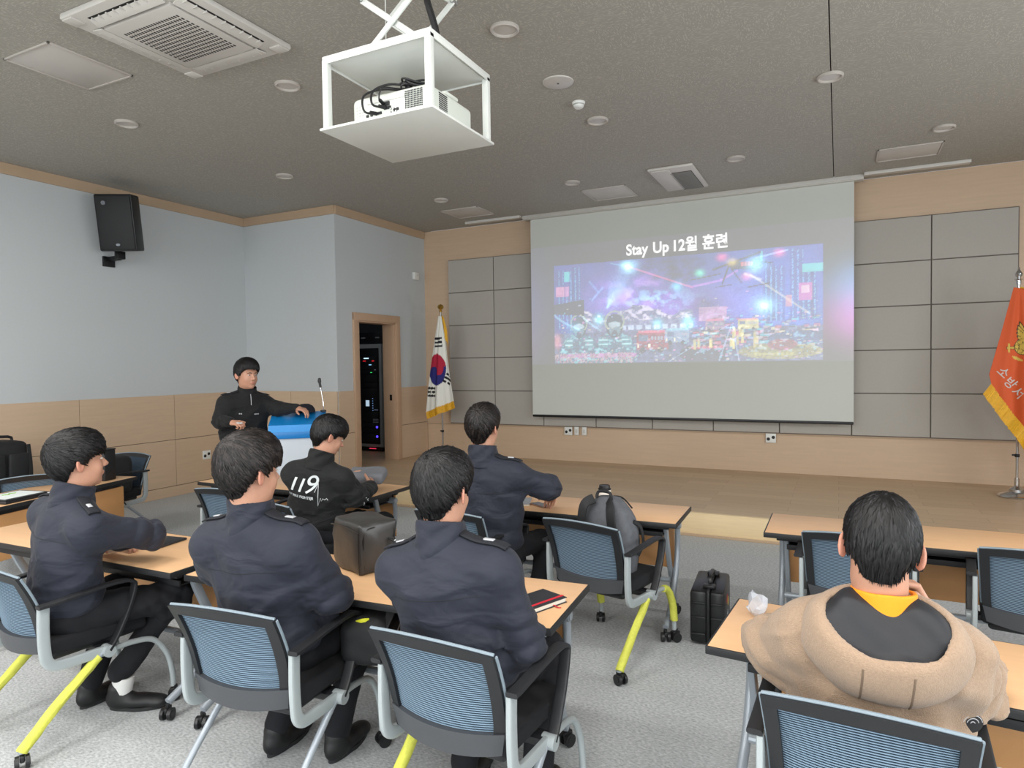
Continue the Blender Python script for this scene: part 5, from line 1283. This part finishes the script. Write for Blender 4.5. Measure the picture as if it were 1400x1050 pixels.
def seam_line(bv, pts, pd, m, parent, name='seam', r=.0016, off=.0):
    out = []; pd = Vector(pd).normalized()
    for p in smooth_path(pts, 10):
        h = bv.ray_cast(p-pd*.2, pd, .5)[0]
        if h is not None: out.append(h-pd*off)
    if len(out) > 2: bm = BM(); tube(bm, out, r, 6); return obj(name, bm, m, parent)
def shoe(p, yaw, parent, side, dark=m_shoe):
    """p = ankle point on the floor plane"""
    R = rotm(yaw); p = np.array(p, float); F = Field(); L = lambda a, b, c_: p+R @ A3(a, b, c_)
    F.el(L(0, .09, .035), (.047, .11, .038), R, .03); F.el(L(0, -.01, .05), (.040, .065, .055), R, .03); F.rc(L(0, -.01, .05), L(0, -.015, .10), .045, .046, .02)
    F.el(L(0, .175, .03), (.043, .05, .028), R, .02)
    F.cut = lambda P: (p[2]+.012)-P[:, 2]
    o = link('shoe', F.mesh('shoe', .006, dark), parent)
    bm = BM(); n = 24; pl = []
    for k in range(n):
        a = 2*PI*k/n; yy = .075+.135*math.sin(a); xx = (.047 if yy > .06 else .040)*math.cos(a); v = p+R @ A3(xx, yy, 0); pl.append((v[0], v[1]))
    prism(bm, pl, p[2]+.001, p[2]+.018); obj('sole', bm, m_sole, o)
    return o
EYE_W = mat('eye_white', (214, 208, 200), .3); EYE_D = mat('eye_dark', (24, 18, 16), .25); BROW = mat('eyebrow', (34, 28, 26), .7)
def person(label, yaw, hip, chest, neck, head, arms, legs, jacket=m_navy, hair=M_HAIR, hs={}, bulk=1., amp=1., seed=0, headrot=(0, 0, 0), hscale=1., insignia=True, sh=.185, extra=None, collar=True, trap=.066, standing=False, seam=True, twist=None, shoes=True, sleeve=1., belly=.135):
    ry = rotm(yaw if twist is None else twist); rhip = rotm(yaw)
    hip, chest, neck, head = [np.array(v, float) for v in (hip, chest, neck, head)]
    HR = rotm(*headrot)
    up = neck-hip; up /= np.linalg.norm(up); x = ry[:, 0]; x = x-up*(x @ up); x /= np.linalg.norm(x); fw = np.cross(up, x); T = np.stack([x, fw, up], 1)
    shp = {}
    for k, q in (('L', -1), ('R', 1)):
        shp[k] = neck-up*.118+x*q*sh-fw*.005+np.array(arms[k].get('lift', (0, 0, 0)), float)
    # body: head, neck, slim torso, arms and hands in one surface
    B = Field(); head_field(B, head, HR, hscale, neck-up*.02)
    B.rc(neck-up*.03, hip, .06, .09, .03)
    for k in 'LR':
        a = arms[k]; e, w = np.array(a['e'], float), np.array(a['w'], float)
        B.rc(neck-up*.08, shp[k], .04, .035, .03); B.rc(shp[k], e, .034, .030, .02); B.rc(e, w, .030, .024, .02)
        hand(B, w, a.get('d', w-e), a.get('up', (0, 0, 1)), a.get('side', 1 if k == 'L' else -1)*(1), a.get('curl', (.35, .4, .45, .5)), a.get('thumb', .4), a.get('s', 1.))
    hd = head
    def tone(V):
        c = np.zeros((len(V), 3))+L3((190, 142, 118)); q = ((V-hd)/hscale) @ HR
        lip = np.exp(-((q[:, 0]/.020)**2+((q[:, 1]-.095)/.014)**2+((q[:, 2]+.0645)/.007)**2)); c = c*(1-lip[:, None]*.6)+L3((176, 92, 86))*lip[:, None]*.6
        ear = (abs(q[:, 0]) > .079) & (abs(q[:, 2]) < .04) & (abs(q[:, 1]+.015) < .03); c[ear] = c[ear]*.6+L3((206, 128, 110))*.4
        return c
    me = B.mesh('body', .0045, M_SKIN, tone)
    P0 = bpy.data.objects.new('person', me); COL.objects.link(P0)
    tag(P0, label, 'person')
    # jacket
    J = Field(); b = bulk
    J.el(chest, np.array((.200, .122, .21))*b, T, .06); J.el(chest*.45+hip*.55+fw*.01, np.array((.185, belly, .18))*b, T, .07)
    hp = hip+up*.05; J.el(hp, np.array((.185, .15, .085))*b, rhip, .05)
    J.rc(shp['L'], shp['R'], .068*b, .068*b, .05)
    for k, q in (('L', -1), ('R', 1)): J.rc(neck-up*.050, shp[k]+up*.010-x*q*.02, trap*b, .060*b, .05)
    al = []
    for k in 'LR':
        a = arms[k]; e, w = np.array(a['e'], float), np.array(a['w'], float); wd = (w-e)/np.linalg.norm(w-e)
        J.rc(shp[k], e, .071*b*sleeve, .064*b*sleeve, .055); J.rc(e, w-wd*.02, .062*b*sleeve, .044*sleeve, .03); J.rc(w-wd*.045, w-wd*.012, .042, .041, .012); al.append((shp[k], e, w))
    if collar:
        nd = (head-neck); nd /= np.linalg.norm(nd); nd = (nd+up*.8); nd /= np.linalg.norm(nd); cc = neck-nd*.01
        def col(P):
            q = P-cc; h = q @ nd; fr = q @ fw; rad = np.linalg.norm(q-h[:, None]*nd, axis=1); return np.maximum(np.abs(rad-.086+.10*h-.0025*np.sin(5*np.arctan2(q @ x, fr)+9*h*10))-.0062, np.maximum(h-.074-.22*np.clip(-fr, 0, .08)+.15*np.clip(fr, 0, .06), -h-.05))
        CF = Field(); CF.fn(col, cc+nd*.02, .15, .006)
    if extra: extra(J, T, locals())
    J.disp = folds(al, hip[2], chest[2], seed, amp)
    jk = link('jacket', J.mesh('jacket', .0075, jacket), P0)
    if collar: link('collar', CF.mesh('collar', .005, jacket), jk)
    # trousers
    Tr = Field(); Tr.el(hip-A3(0, 0, .01), (.17, .135, .105), rhip, .05)
    la = []
    for k, q in (('L', -1), ('R', 1)):
        kn, an = np.array(legs[k][0], float), np.array(legs[k][1], float); h0 = hip+rhip @ A3(q*.085, .02, -.02)
        Tr.rc(h0, kn, .090, .068, .04); Tr.rc(kn, an, .066, .056, .03); la.append((h0, kn, an))
    Tr.disp = folds(la, hip[2]-.2, hip[2], seed+9, .9)
    link('trousers', Tr.mesh('trousers', .009, m_trou), P0)
    if shoes:
        for k in 'LR': shoe((legs[k][1][0], legs[k][1][1], legs[k][2] if len(legs[k]) > 2 and not isinstance(legs[k][2], tuple) else 0), legs[k][3] if len(legs[k]) > 3 else yaw, P0, k)
    # face pieces
    for q in (-1, 1):
        for nm, v, r, mm in (('eye', (q*.031, .0795, .003), (.0135, .008, .0052), EYE_W), ('iris', (q*.030, .0845, .003), (.0055, .004, .0048), EYE_D)):
            bm = BM(); bmesh.ops.create_uvsphere(bm, u_segments=12, v_segments=8, radius=1); 
            M = Matrix.Translation(head+HR @ (np.array(v)*hscale)) @ Matrix(HR.tolist()).to_4x4() @ Matrix.Diagonal((*[t*hscale for t in r], 1)); xf(bm, M); obj(nm, bm, mm, P0)
        bm = BM(); tube(bm, [Vector(head+HR @ (A3(q*a_, b_, c_)*hscale)) for a_, b_, c_ in ((.014, .091, .020), (.028, .090, .024), (.046, .078, .021))], .0032, 6, sm=3); obj('eyebrow', bm, BROW, P0)
    make_hair('hair', head, HR, hscale, neck, hair, P0, seed=seed, **hs)
    bv = bvh_of(jk)
    if seam:
        seam_line(bv, [Vector(chest+up*.035+x*a_-fw*.12) for a_ in (-.165, -.08, 0, .08, .165)], fw, mat('seam_dark', (18, 19, 24), .8), jk, 'back_seam', .0014)
    if insignia:
        for k, q in (('L', -1), ('R', 1)):
            tip = Vector(shp[k]+x*q*.045); root = Vector(neck+x*q*.085)
            dv = root-tip; mid = tip+Vector((0, 0, .06)); w_ = Vector(fw)*.052
            patch('epaulette', bv, tip+Vector((0, 0, .02)), w_, dv, (0, 0, -1), mat('epaulette_cloth', (24, 26, 33), .8, bump=.3, bscale=500), jk, th=.005, off=.003)
            patch('rank_badge', bv, tip+dv*.30+Vector((0, 0, .02)), Vector(fw)*.020, dv*.22, (0, 0, -1), m_badge, jk, nx=4, ny=6, th=.003, off=.0095)
    return P0, jk, bv, dict(x=x, fw=fw, up=up, sh=shp, neck=neck, chest=chest)

# the leftmost man, profile towards the screen, arms folded on the table
person('leftmost man in a navy jacket seen in profile, arms resting on the table', -4,
       (-3.27, 1.80, .555), (-3.23, 1.82, .88), (-3.215, 1.84, 1.085), (-3.205, 1.865, 1.248),
       dict(L=dict(e=(-3.50, 2.08, .82), w=(-3.44, 2.16, .79), d=(.8, .2, -.05), up=(0, 0, 1), curl=(.5, .5, .5, .5)), R=dict(e=(-3.05, 2.10, .86), w=(-3.27, 2.08, .80), d=(-.95, -.05, -.15), up=(0, .1, 1), curl=(.35, .4, .4, .4))),
       dict(L=((-3.40, 2.16, .52), (-3.36, 1.98, .12), 0, 5), R=((-3.02, 2.22, .53), (-3.18, 2.02, .19), 0, -60)),
       hair=M_HAIR, hs=dict(messy=.45, vol=.006, fringe=.012, locks=1300, whorl=(.01, -.085, .075)), headrot=(-14, -4, 0), hscale=1.06, seed=3, bulk=1.04)
# second man, dark grey jacket, 3/4 from behind
person('second man from the left in the near row, navy jacket, ear showing', 6,
       (-2.04, 1.92, .555), (-2.06, 1.89, .88), (-2.065, 1.85, 1.10), (-2.045, 1.835, 1.272),
       dict(L=dict(e=(-2.37, 1.92, .84), w=(-2.22, 2.15, .79), d=(.5, .8, -.1)), R=dict(e=(-1.80, 2.00, .78), w=(-1.91, 2.06, .62), d=(-.6, .5, -.55), up=(.5, .3, .8), curl=(.6, .6, .7, .7))),
       dict(L=((-2.17, 2.32, .52), (-2.20, 2.08, .12)), R=((-1.93, 2.34, .52), (-1.93, 2.16, .12))),
       hair=M_HAIRB, hs=dict(messy=.35, vol=.012, locks=1400, whorl=(.0, -.07, .09), fringe=.012), headrot=(-8, 2, 0), hscale=1.08, seed=11, bulk=1.12, sh=.20)
# third man, straight from behind
person('man in a dark navy jacket seen straight from behind beside the black notebook', 4,
       (-1.19, 1.99, .555), (-1.225, 1.955, .87), (-1.245, 1.94, 1.072), (-1.24, 1.955, 1.238),
       dict(L=dict(e=(-1.47, 2.06, .82), w=(-1.36, 2.27, .79), d=(.4, .9, -.1)), R=dict(e=(-.96, 2.01, .72), w=(-1.06, 2.14, .62), d=(-.5, .8, -.2), up=(0, 0, 1))),
       dict(L=((-1.30, 2.40, .52), (-1.32, 2.20, .12)), R=((-1.06, 2.42, .52), (-1.02, 2.22, .12))),
       hair=M_HAIR, hs=dict(messy=.5, vol=.004, locks=1500, whorl=(-.01, -.06, .095)), headrot=(0, 3, 0), hscale=1.03, seed=21, bulk=1.08, sh=.195)
# fourth man by the coffee cup
person('man in a navy jacket reaching over the table with the coffee cup, back turned', 8,
       (-1.90, 3.53, .555), (-1.90, 3.49, .90), (-1.91, 3.45, 1.13), (-1.908, 3.46, 1.298),
       dict(L=dict(e=(-2.16, 3.66, .88), w=(-2.05, 3.93, .80), d=(.4, .9, -.1)), R=dict(e=(-1.575, 3.63, .93), w=(-1.665, 3.90, .83), d=(-.35, .9, -.35), up=(.2, .1, 1), curl=(.5, .6, .7, .8))),
       dict(L=((-2.05, 3.95, .52), (-2.05, 3.85, .12)), R=((-1.72, 3.92, .53), (-1.70, 3.72, .12))),
       hair=M_HAIRB, hs=dict(messy=.4, vol=.006, locks=1000), headrot=(0, 0, 0), hscale=1.03, seed=31, bulk=1.05, sh=.19)
# man with the printed black jacket, looking down at a grey pouch
def printed(P0, jk, bv, g):
    m_print = mat('white_back_print', (206, 212, 214), .6)
    c = Vector(g['chest']); x = Vector(g['x']); up = Vector(g['up']); fw = Vector(g['fw'])
    def put(me, ox, oz, name, shear=.0):
        for v in me.vertices:
            a, b_ = v.co.x, v.co.y; q = c+x*(ox+a+shear*b_)+up*(oz+b_)-fw*.05
            h = bv.ray_cast(q-fw*.25, fw, .6)[0]
            v.co = (h-fw*(.0040+v.co.z)) if h is not None else q-fw*.1
        me.materials.clear(); me.materials.append(m_print); o = link(name, me, jk); return o
    def sub(me):
        b = bmesh.new(); b.from_mesh(me); bmesh.ops.triangulate(b, faces=b.faces[:])
        for _ in range(7):
            es = [e for e in b.edges if e.calc_length() > .012]
            if not es: break
            bmesh.ops.subdivide_edges(b, edges=es, cuts=1); bmesh.ops.triangulate(b, faces=b.faces[:])
        b.to_mesh(me); b.free(); return me
    put(sub(text_mesh('11', .120, .0008, 'CENTER', .003)), -.085, .0, 'print_numeral', .25)
    put(sub(text_mesh('9', .175, .0008, 'CENTER', .0)), .01, -.005, 'print_numeral', .25)
    put(sub(text_mesh('119 FIRE FIGHTER', .026, .0006, 'CENTER', .0008)), -.055, -.045, 'print_lettering', .15)
    bm = BM(); pts = [(.0, -.03), (.02, .03), (.035, .085), (.045, .0), (.05, -.065), (.062, -.01), (.07, -.03), (.078, -.012), (.09, -.02), (.10, -.010), (.11, -.022)]
    o = []
    for a, b_ in pts:
        q = c+x*(a+.03)+up*(b_-.02)-fw*.05; h = bv.ray_cast(q-fw*.25, fw, .6)[0]
        if h: o.append(h-fw*.003)
    tube(bm, o, .0022, 6); obj('print_heartbeat_line', bm, m_print, jk)
    for k in range(6):
        q = Vector(g['sh']['R'])+x*.0+up*(-.10-.012*k)+fw*(.0+.012*(k % 3)); h = bv.ray_cast(q+x*.2, -x, .3)[0]
        if h: b2 = BM(); box(b2, h+x*.001, (.003, .008+.006*(k % 2), .004), 0, rot=(.5*k, 0, 0)); obj('sleeve_print', b2, m_print, jk)
r = person('man in a black jacket with white number print on the back, holding a pouch', -14,
       (-3.24, 3.46, .555), (-3.22, 3.44, .85), (-3.17, 3.44, 1.04), (-3.13, 3.485, 1.195),
       dict(L=dict(e=(-3.42, 3.66, .84), w=(-3.33, 3.88, .83), d=(.55, .8, .1), up=(-.7, .2, .4), curl=(.4, .4, .4, .4)), R=dict(e=(-2.95, 3.55, .78), w=(-3.03, 3.80, .80), d=(-.45, .85, .15), up=(.85, .3, .3), curl=(.45, .5, .5, .5), thumb=.3)),
       dict(L=((-3.25, 3.92, .52), (-3.25, 3.80, .12)), R=((-3.00, 3.92, .52), (-2.98, 3.78, .12))),
       jacket=m_black, hair=M_HAIR, hs=dict(messy=.3, vol=.008, fringe=.016, locks=1000), headrot=(-28, 22, 0), hscale=1.03, seed=41, insignia=False, seam=False, bulk=1.0, sh=.18, twist=18)
printed(*r)
# presenter at the podium
F_YAW = -112
r = person('smiling man in a black jacket standing behind the blue podium facing the seats', F_YAW,
       (-5.30, 4.66, .95), (-5.25, 4.66, 1.21), (-5.205, 4.65, 1.43), (-5.17, 4.625, 1.605),
       dict(L=dict(e=(-5.02, 4.86, 1.26), w=(-4.80, 4.90, 1.265), d=(1, .0, -.12), up=(0, -.1, 1), curl=(.5, .5, .55, .6)), R=dict(e=(-5.30, 4.40, 1.16), w=(-5.08, 4.34, 1.165), d=(1, .05, 0), up=(-.2, -.5, 1), curl=(.8, .9, .9, 1.0), thumb=.7)),
       dict(L=((-5.24, 4.73, .5), (-5.26, 4.75, .12)), R=((-5.26, 4.56, .5), (-5.30, 4.52, .12))),
       jacket=m_black, hair=M_HAIR, hs=dict(messy=.25, vol=.010, fringe=-.018, locks=900), headrot=(-100, 4, 0), hscale=1.12, seed=51, bulk=1.14, amp=.9, seam=False)
P0, jk, bv, g = r
for dx, n_ in ((-.075, 3), (.085, 2)):
    for k in range(n_):
        q = Vector(g['chest'])+Vector(g['x'])*(dx+.016*k)+Vector(g['up'])*.04; h = bv.ray_cast(q+Vector(g['fw'])*.3, -Vector(g['fw']), .4)[0]
        if h: obj('name_tape', bx(h, (.010, .010, .012), .002), m_badge, jk)
q = Vector(g['neck'])+Vector(g['fw'])*.07
bm = BM(); tube(bm, [q+Vector((0, 0, .04)), q+Vector(g['fw'])*.03+Vector((0, 0, -.02)), q+Vector(g['fw'])*.035+Vector((0, 0, -.10))], .003, 6, sm=3); obj('zip', bm, m_badge, jk)
t = thing('remote_control', 'small slim pointer in the right hand of the standing man', 'remote', (-4.985, 4.335, 1.165), R_(4))
obj('body', bx((0, 0, 0), (.11, .018, .012), .004), mat('remote_white', (210, 212, 214), .4), t); obj('button', bx((.02, 0, .007), (.02, .009, .004), .001), m_cast, t)
t = thing('wristwatch', 'dark watch on the left wrist of the standing man', 'watch', (-4.83, 4.896, 1.265))
bm = BM(); bm2 = []
for k in range(15): a = 2*PI*k/14; bm2.append((0, .034*math.cos(a), .034*math.sin(a)))
tube(bm, bm2, 0, 8, flat=(.010, .003), up=(1, 0, 0)); obj('strap', bm, m_cast, t)
bm = BM(); cyl(bm, (0, 0, .032), (0, 0, .042), .018, n=18); obj('case', bm, m_chrome, t)
# ------------------------------------------------------------------ man in beige fleece with a hood lying on his back
m_fleece = mat('beige_fleece', (158, 134, 112), 1., noise=.14, nscale=170, bump=1., bscale=300, sheen=.2)
m_lining = mat('hood_lining', (28, 29, 34), .6, bump=.3, bscale=30)
def fleece():
    yaw = 2
    def extra(J, T, g):
        pass
    r = person('man in a beige fleece hooded jacket with an orange collar, seen from behind', yaw,
       (.085, 2.05, .555), (.095, 2.03, .84), (.105, 1.99, 1.02), (.100, 2.005, 1.170),
       dict(L=dict(e=(-.170, 2.13, .80), w=(-.06, 2.32, .80), d=(.5, .8, .3), curl=(.5, .6, .6, .6)), R=dict(e=(.325, 2.17, .79), w=(.225, 2.165, .96), d=(-.45, -.1, .9), up=(.8, .4, .3), curl=(.9, 1., 1., 1.))),
       dict(L=((-.05, 2.45, .52), (-.05, 2.35, .12)), R=((.22, 2.45, .52), (.22, 2.32, .12))),
       jacket=m_fleece, hair=M_HAIR, hs=dict(messy=.25, vol=.0, wide=-.008, locks=1400, whorl=(.0, -.05, .10), back=.008), headrot=(2, 20, 5), hscale=1.05, seed=61, insignia=False, seam=False, collar=False, trap=.040, bulk=1.12, sh=.175, sleeve=1.08, extra=extra, amp=1.9)
    P0, jk, bv, g = r
    x, fw, up, n = [Vector(g[k]) for k in ('x', 'fw', 'up', 'neck')]
    # hood: a fleece cup hanging behind the neck, black lining inside
    na, X_, F_, U_ = np.array(n), np.array(x), np.array(fw), np.array(up); T = np.stack([X_, F_, U_], 1)
    def wob(P, k): q = (P-na) @ T; return q, k*(np.sin(26*q[:, 0]+2*np.sin(18*q[:, 2]))*np.sin(21*q[:, 2]+14*q[:, 0]+1))
    def shape(P, off, top):
        q = P-(na+T @ A3(0, -.060, -.070)); q = q @ T; r = A3(.198, .145, .152)+off
        q2 = q.copy(); q2[:, 1] = np.where(q[:, 1] > 0, q[:, 1]*.95, q[:, 1])
        k0 = np.linalg.norm(q2/r, axis=1); k1 = np.linalg.norm(q2/(r*r), axis=1)+1e-9; d = k0*(k0-1)/k1
        z = q[:, 2]-.070; y = q[:, 1]-.060; x_ = q[:, 0]
        plane = (z-(.035+.42*y+.9*x_*x_)-top)*.9
        h_ = np.clip(.5-.5*(plane-d)/.02, 0, 1); return plane*(1-h_)+d*h_+.02*h_*(1-h_)
    def hood(P):
        a_ = shape(P, 0, 0); i_ = shape(P, -.022, .3); h_ = np.clip(.5-.5*(a_+i_)/.014, 0, 1)
        d = a_*(1-h_)-i_*h_+.014*h_*(1-h_); return d+wob(P, .0035)[1]
    Hf = Field(); Hf.fn(hood, na+T @ A3(0, -.06, -.10), .24, .001); hd_ = link('hood', Hf.mesh('hood', .0065, m_fleece), jk); hd_['label'] = 'fleece hood lying open on the back'
    def lining(P): return shape(P, -.017, -.022+.062*np.clip((((P-na) @ T)[:, 1]+.15)/.07, 0, 1))+wob(P, .015)[1]
    Lf = Field(); Lf.fn(lining, na+T @ A3(0, -.06, -.10), .24, .001); lo_ = link('hood_lining', Lf.mesh('hood_lining', .0065, m_lining), hd_); lo_['label'] = 'black lining inside the lying hood'
    bv = bvh_of(hd_)
    # orange inner collar
    Fc = Field(); hd = Vector((.100, 2.005, 1.195)); nd = (hd-n).normalized(); nd = (nd+up*.6).normalized(); cc = np.array(n+nd*.0-fw*.012); ndn = np.array(nd); fwn = np.array(fw)
    def col(P):
        q = P-cc; h = q @ ndn; rad = np.linalg.norm(q-h[:, None]*ndn, axis=1); return np.maximum(np.abs(rad-.073)-.0055, np.maximum(h-.052+.12*(q @ fwn), -h-.03))
    Fc.fn(col, cc+ndn*.02, .11, .01); link('inner_collar', Fc.mesh('inner_collar', .004, mat('orange_cloth', (250, 150, 20), .7)), P0)['label'] = 'bright orange inner collar'
    # hood seams
    ms = mat('fleece_seam', (112, 94, 78), .9)
    for sx in (-.055, .055):
        seam_line(bv, [n+x*sx*1.0+up*zz-fw*.26 for zz in (-.075, -.10, -.14, -.19)], fw, ms, hd_, 'hood_seam', .0030, -.001)
    # sleeve badge
    q = Vector(g['sh']['R'])+x*.05-up*.14; h = bvh_of(jk).ray_cast(q+x*.05-fw*.3, (fw-x*.25).normalized(), .6)[0]
    if h:
        bm = BM(); cyl(bm, (0, 0, 0), (0, 0, .004), .026, n=24); M = Matrix.Translation(h) @ (x*.35-fw).normalized().to_track_quat('Z', 'Y').to_matrix().to_4x4(); xf(bm, M); b0 = obj('sleeve_badge', bm, m_cast, jk)
        for k in range(3): bm = BM(); tube(bm, [(.009*math.cos(a)*(k+.6), .009*math.sin(a)*(k+.6), .0045) for a in np.linspace(.2, PI-.2, 10)], .0011, 5); xf(bm, M); obj('badge_arc', bm, m_badge, b0)
fleece()

# ------------------------------------------------------------------ things held or lying near the people
def pouch():
    t = thing('pouch', 'grey zipped hard pouch held above the table by the man with the printed jacket', 'pouch', (-3.20, 3.97, .835), R_(24))
    m_p = mat('pouch_grey', (118, 120, 126), .7, bump=.3, bscale=500)
    M = Matrix.Rotation(math.radians(12), 4, 'X')
    bm = soft_box(.27, .19, .085, .025, .006, 4, 4); xf(bm, M @ Matrix.Translation((0, 0, -.03))); obj('shell', bm, m_p, t, smooth=60)
    bm = BM(); n = 28; tube(bm, [M @ Vector((.127*math.copysign(abs(math.cos(a))**.4, math.cos(a)), .087*math.copysign(abs(math.sin(a))**.4, math.sin(a)), .008)) for a in [2*PI*k/n for k in range(n+1)]], .004, 6); obj('zip', bm, mat('zip_grey', (70, 72, 76), .5), t)
    bm = BM(); box(bm, (-.01, .0, .0495), (.08, .035, .002)); xf(bm, M); obj('print', bm, mat('pouch_print', (176, 184, 188), .6), t)
pouch()
def table_bits():
    t = thing('tablet_folder', 'thin dark folder on the table at the elbow of the leftmost man', 'folder', (-3.38, 2.36, .7205), R_(8))
    obj('cover', bx((0, 0, .007), (.26, .19, .012), .003), mat('folder_black', (34, 35, 40), .45), t); obj('hinge', bx((-.13, 0, .008), (.008, .19, .014), .003), m_cast, t)
    t = thing('document', 'grey booklet lying on the table left of the hand near the coffee cup', 'booklet', (-1.97, 4.07, .7205), R_(20))
    obj('pages', bx((0, 0, .006), (.15, .21, .010), .001), mat('paper', (232, 228, 216), .8), t); obj('cover', bx((0, 0, .0125), (.155, .215, .003), .001), mat('booklet_grey', (140, 144, 150), .5), t)
    t = thing('phone', 'phone lying under the hand near the coffee cup', 'phone', (-1.80, 4.04, .7205), R_(60))
    obj('body', bx((0, 0, .005), (.075, .155, .009), .003), mat('phone_bronze', (150, 120, 104), .3, .3), t); obj('screen', bx((0, 0, .0102), (.066, .145, .001)), mat('phone_screen', (60, 56, 58), .15), t)
    t = thing('plastic_wrap', 'crumpled piece of clear plastic at the left sleeve of the fleece jacket', 'wrapper', (-.275, 2.60, .7205))
    bm = BM(); bmesh.ops.create_icosphere(bm, subdivisions=2, radius=.045)
    rr = random.Random(5)
    for v in bm.verts: v.co = Vector((v.co.x*.8, v.co.y, max(-.0, (v.co.z+.045))*.9))*rr.uniform(.75, 1.25); v.co.z = max(v.co.z, .001)
    obj('film', bm, mat('clear_film', (200, 206, 216), .1, alpha=.55, spec=.8), t, smooth=0)
    # black bag on the floor between the second and third man, cup-shaped top with a yellow tag
    t = thing('sling_bag', 'black bag with a yellow tag on the lap side of the second man', 'bag', (-1.76, 2.20, .46), R_(20))
    m_bb = mat('nylon_black', (22, 23, 26), .7, bump=.3, bscale=120)
    obj('body', soft_box(.20, .26, .19, .04, .012, 15), m_bb, t, smooth=70)
    bm = BM(); tube(bm, [(.08, -.1, .15), (.1, -.06, .22), (.06, .02, .24), (.0, .08, .2)], 0, 8, sm=5, flat=(.02, .004), up=(0, 0, 1)); obj('strap', bm, m_bb, t)
    bm = BM(); tube(bm, [(-.03, -.11, .180), (.0, -.12, .192), (.02, -.11, .19)], 0, 8, sm=4, flat=(.008, .003), up=(0, -1, 0)); obj('yellow_tag', bm, mat('yellow_tag', (220, 220, 50), .5), t)
    bm = BM(); box(bm, (.115, -.02, .12), (.002, .07, .009), 0, rot=(.3, 0, 0)); obj('white_tape', bm, m_badge, t)
table_bits()
sk = bpy.data.objects['person']
bm = BM(); cyl(bm, (-3.185, 2.02, .055), (-3.175, 2.03, .16), .044, .050, n=20); obj('sock', bm, mat('white_sock', (216, 216, 214), .8), sk)
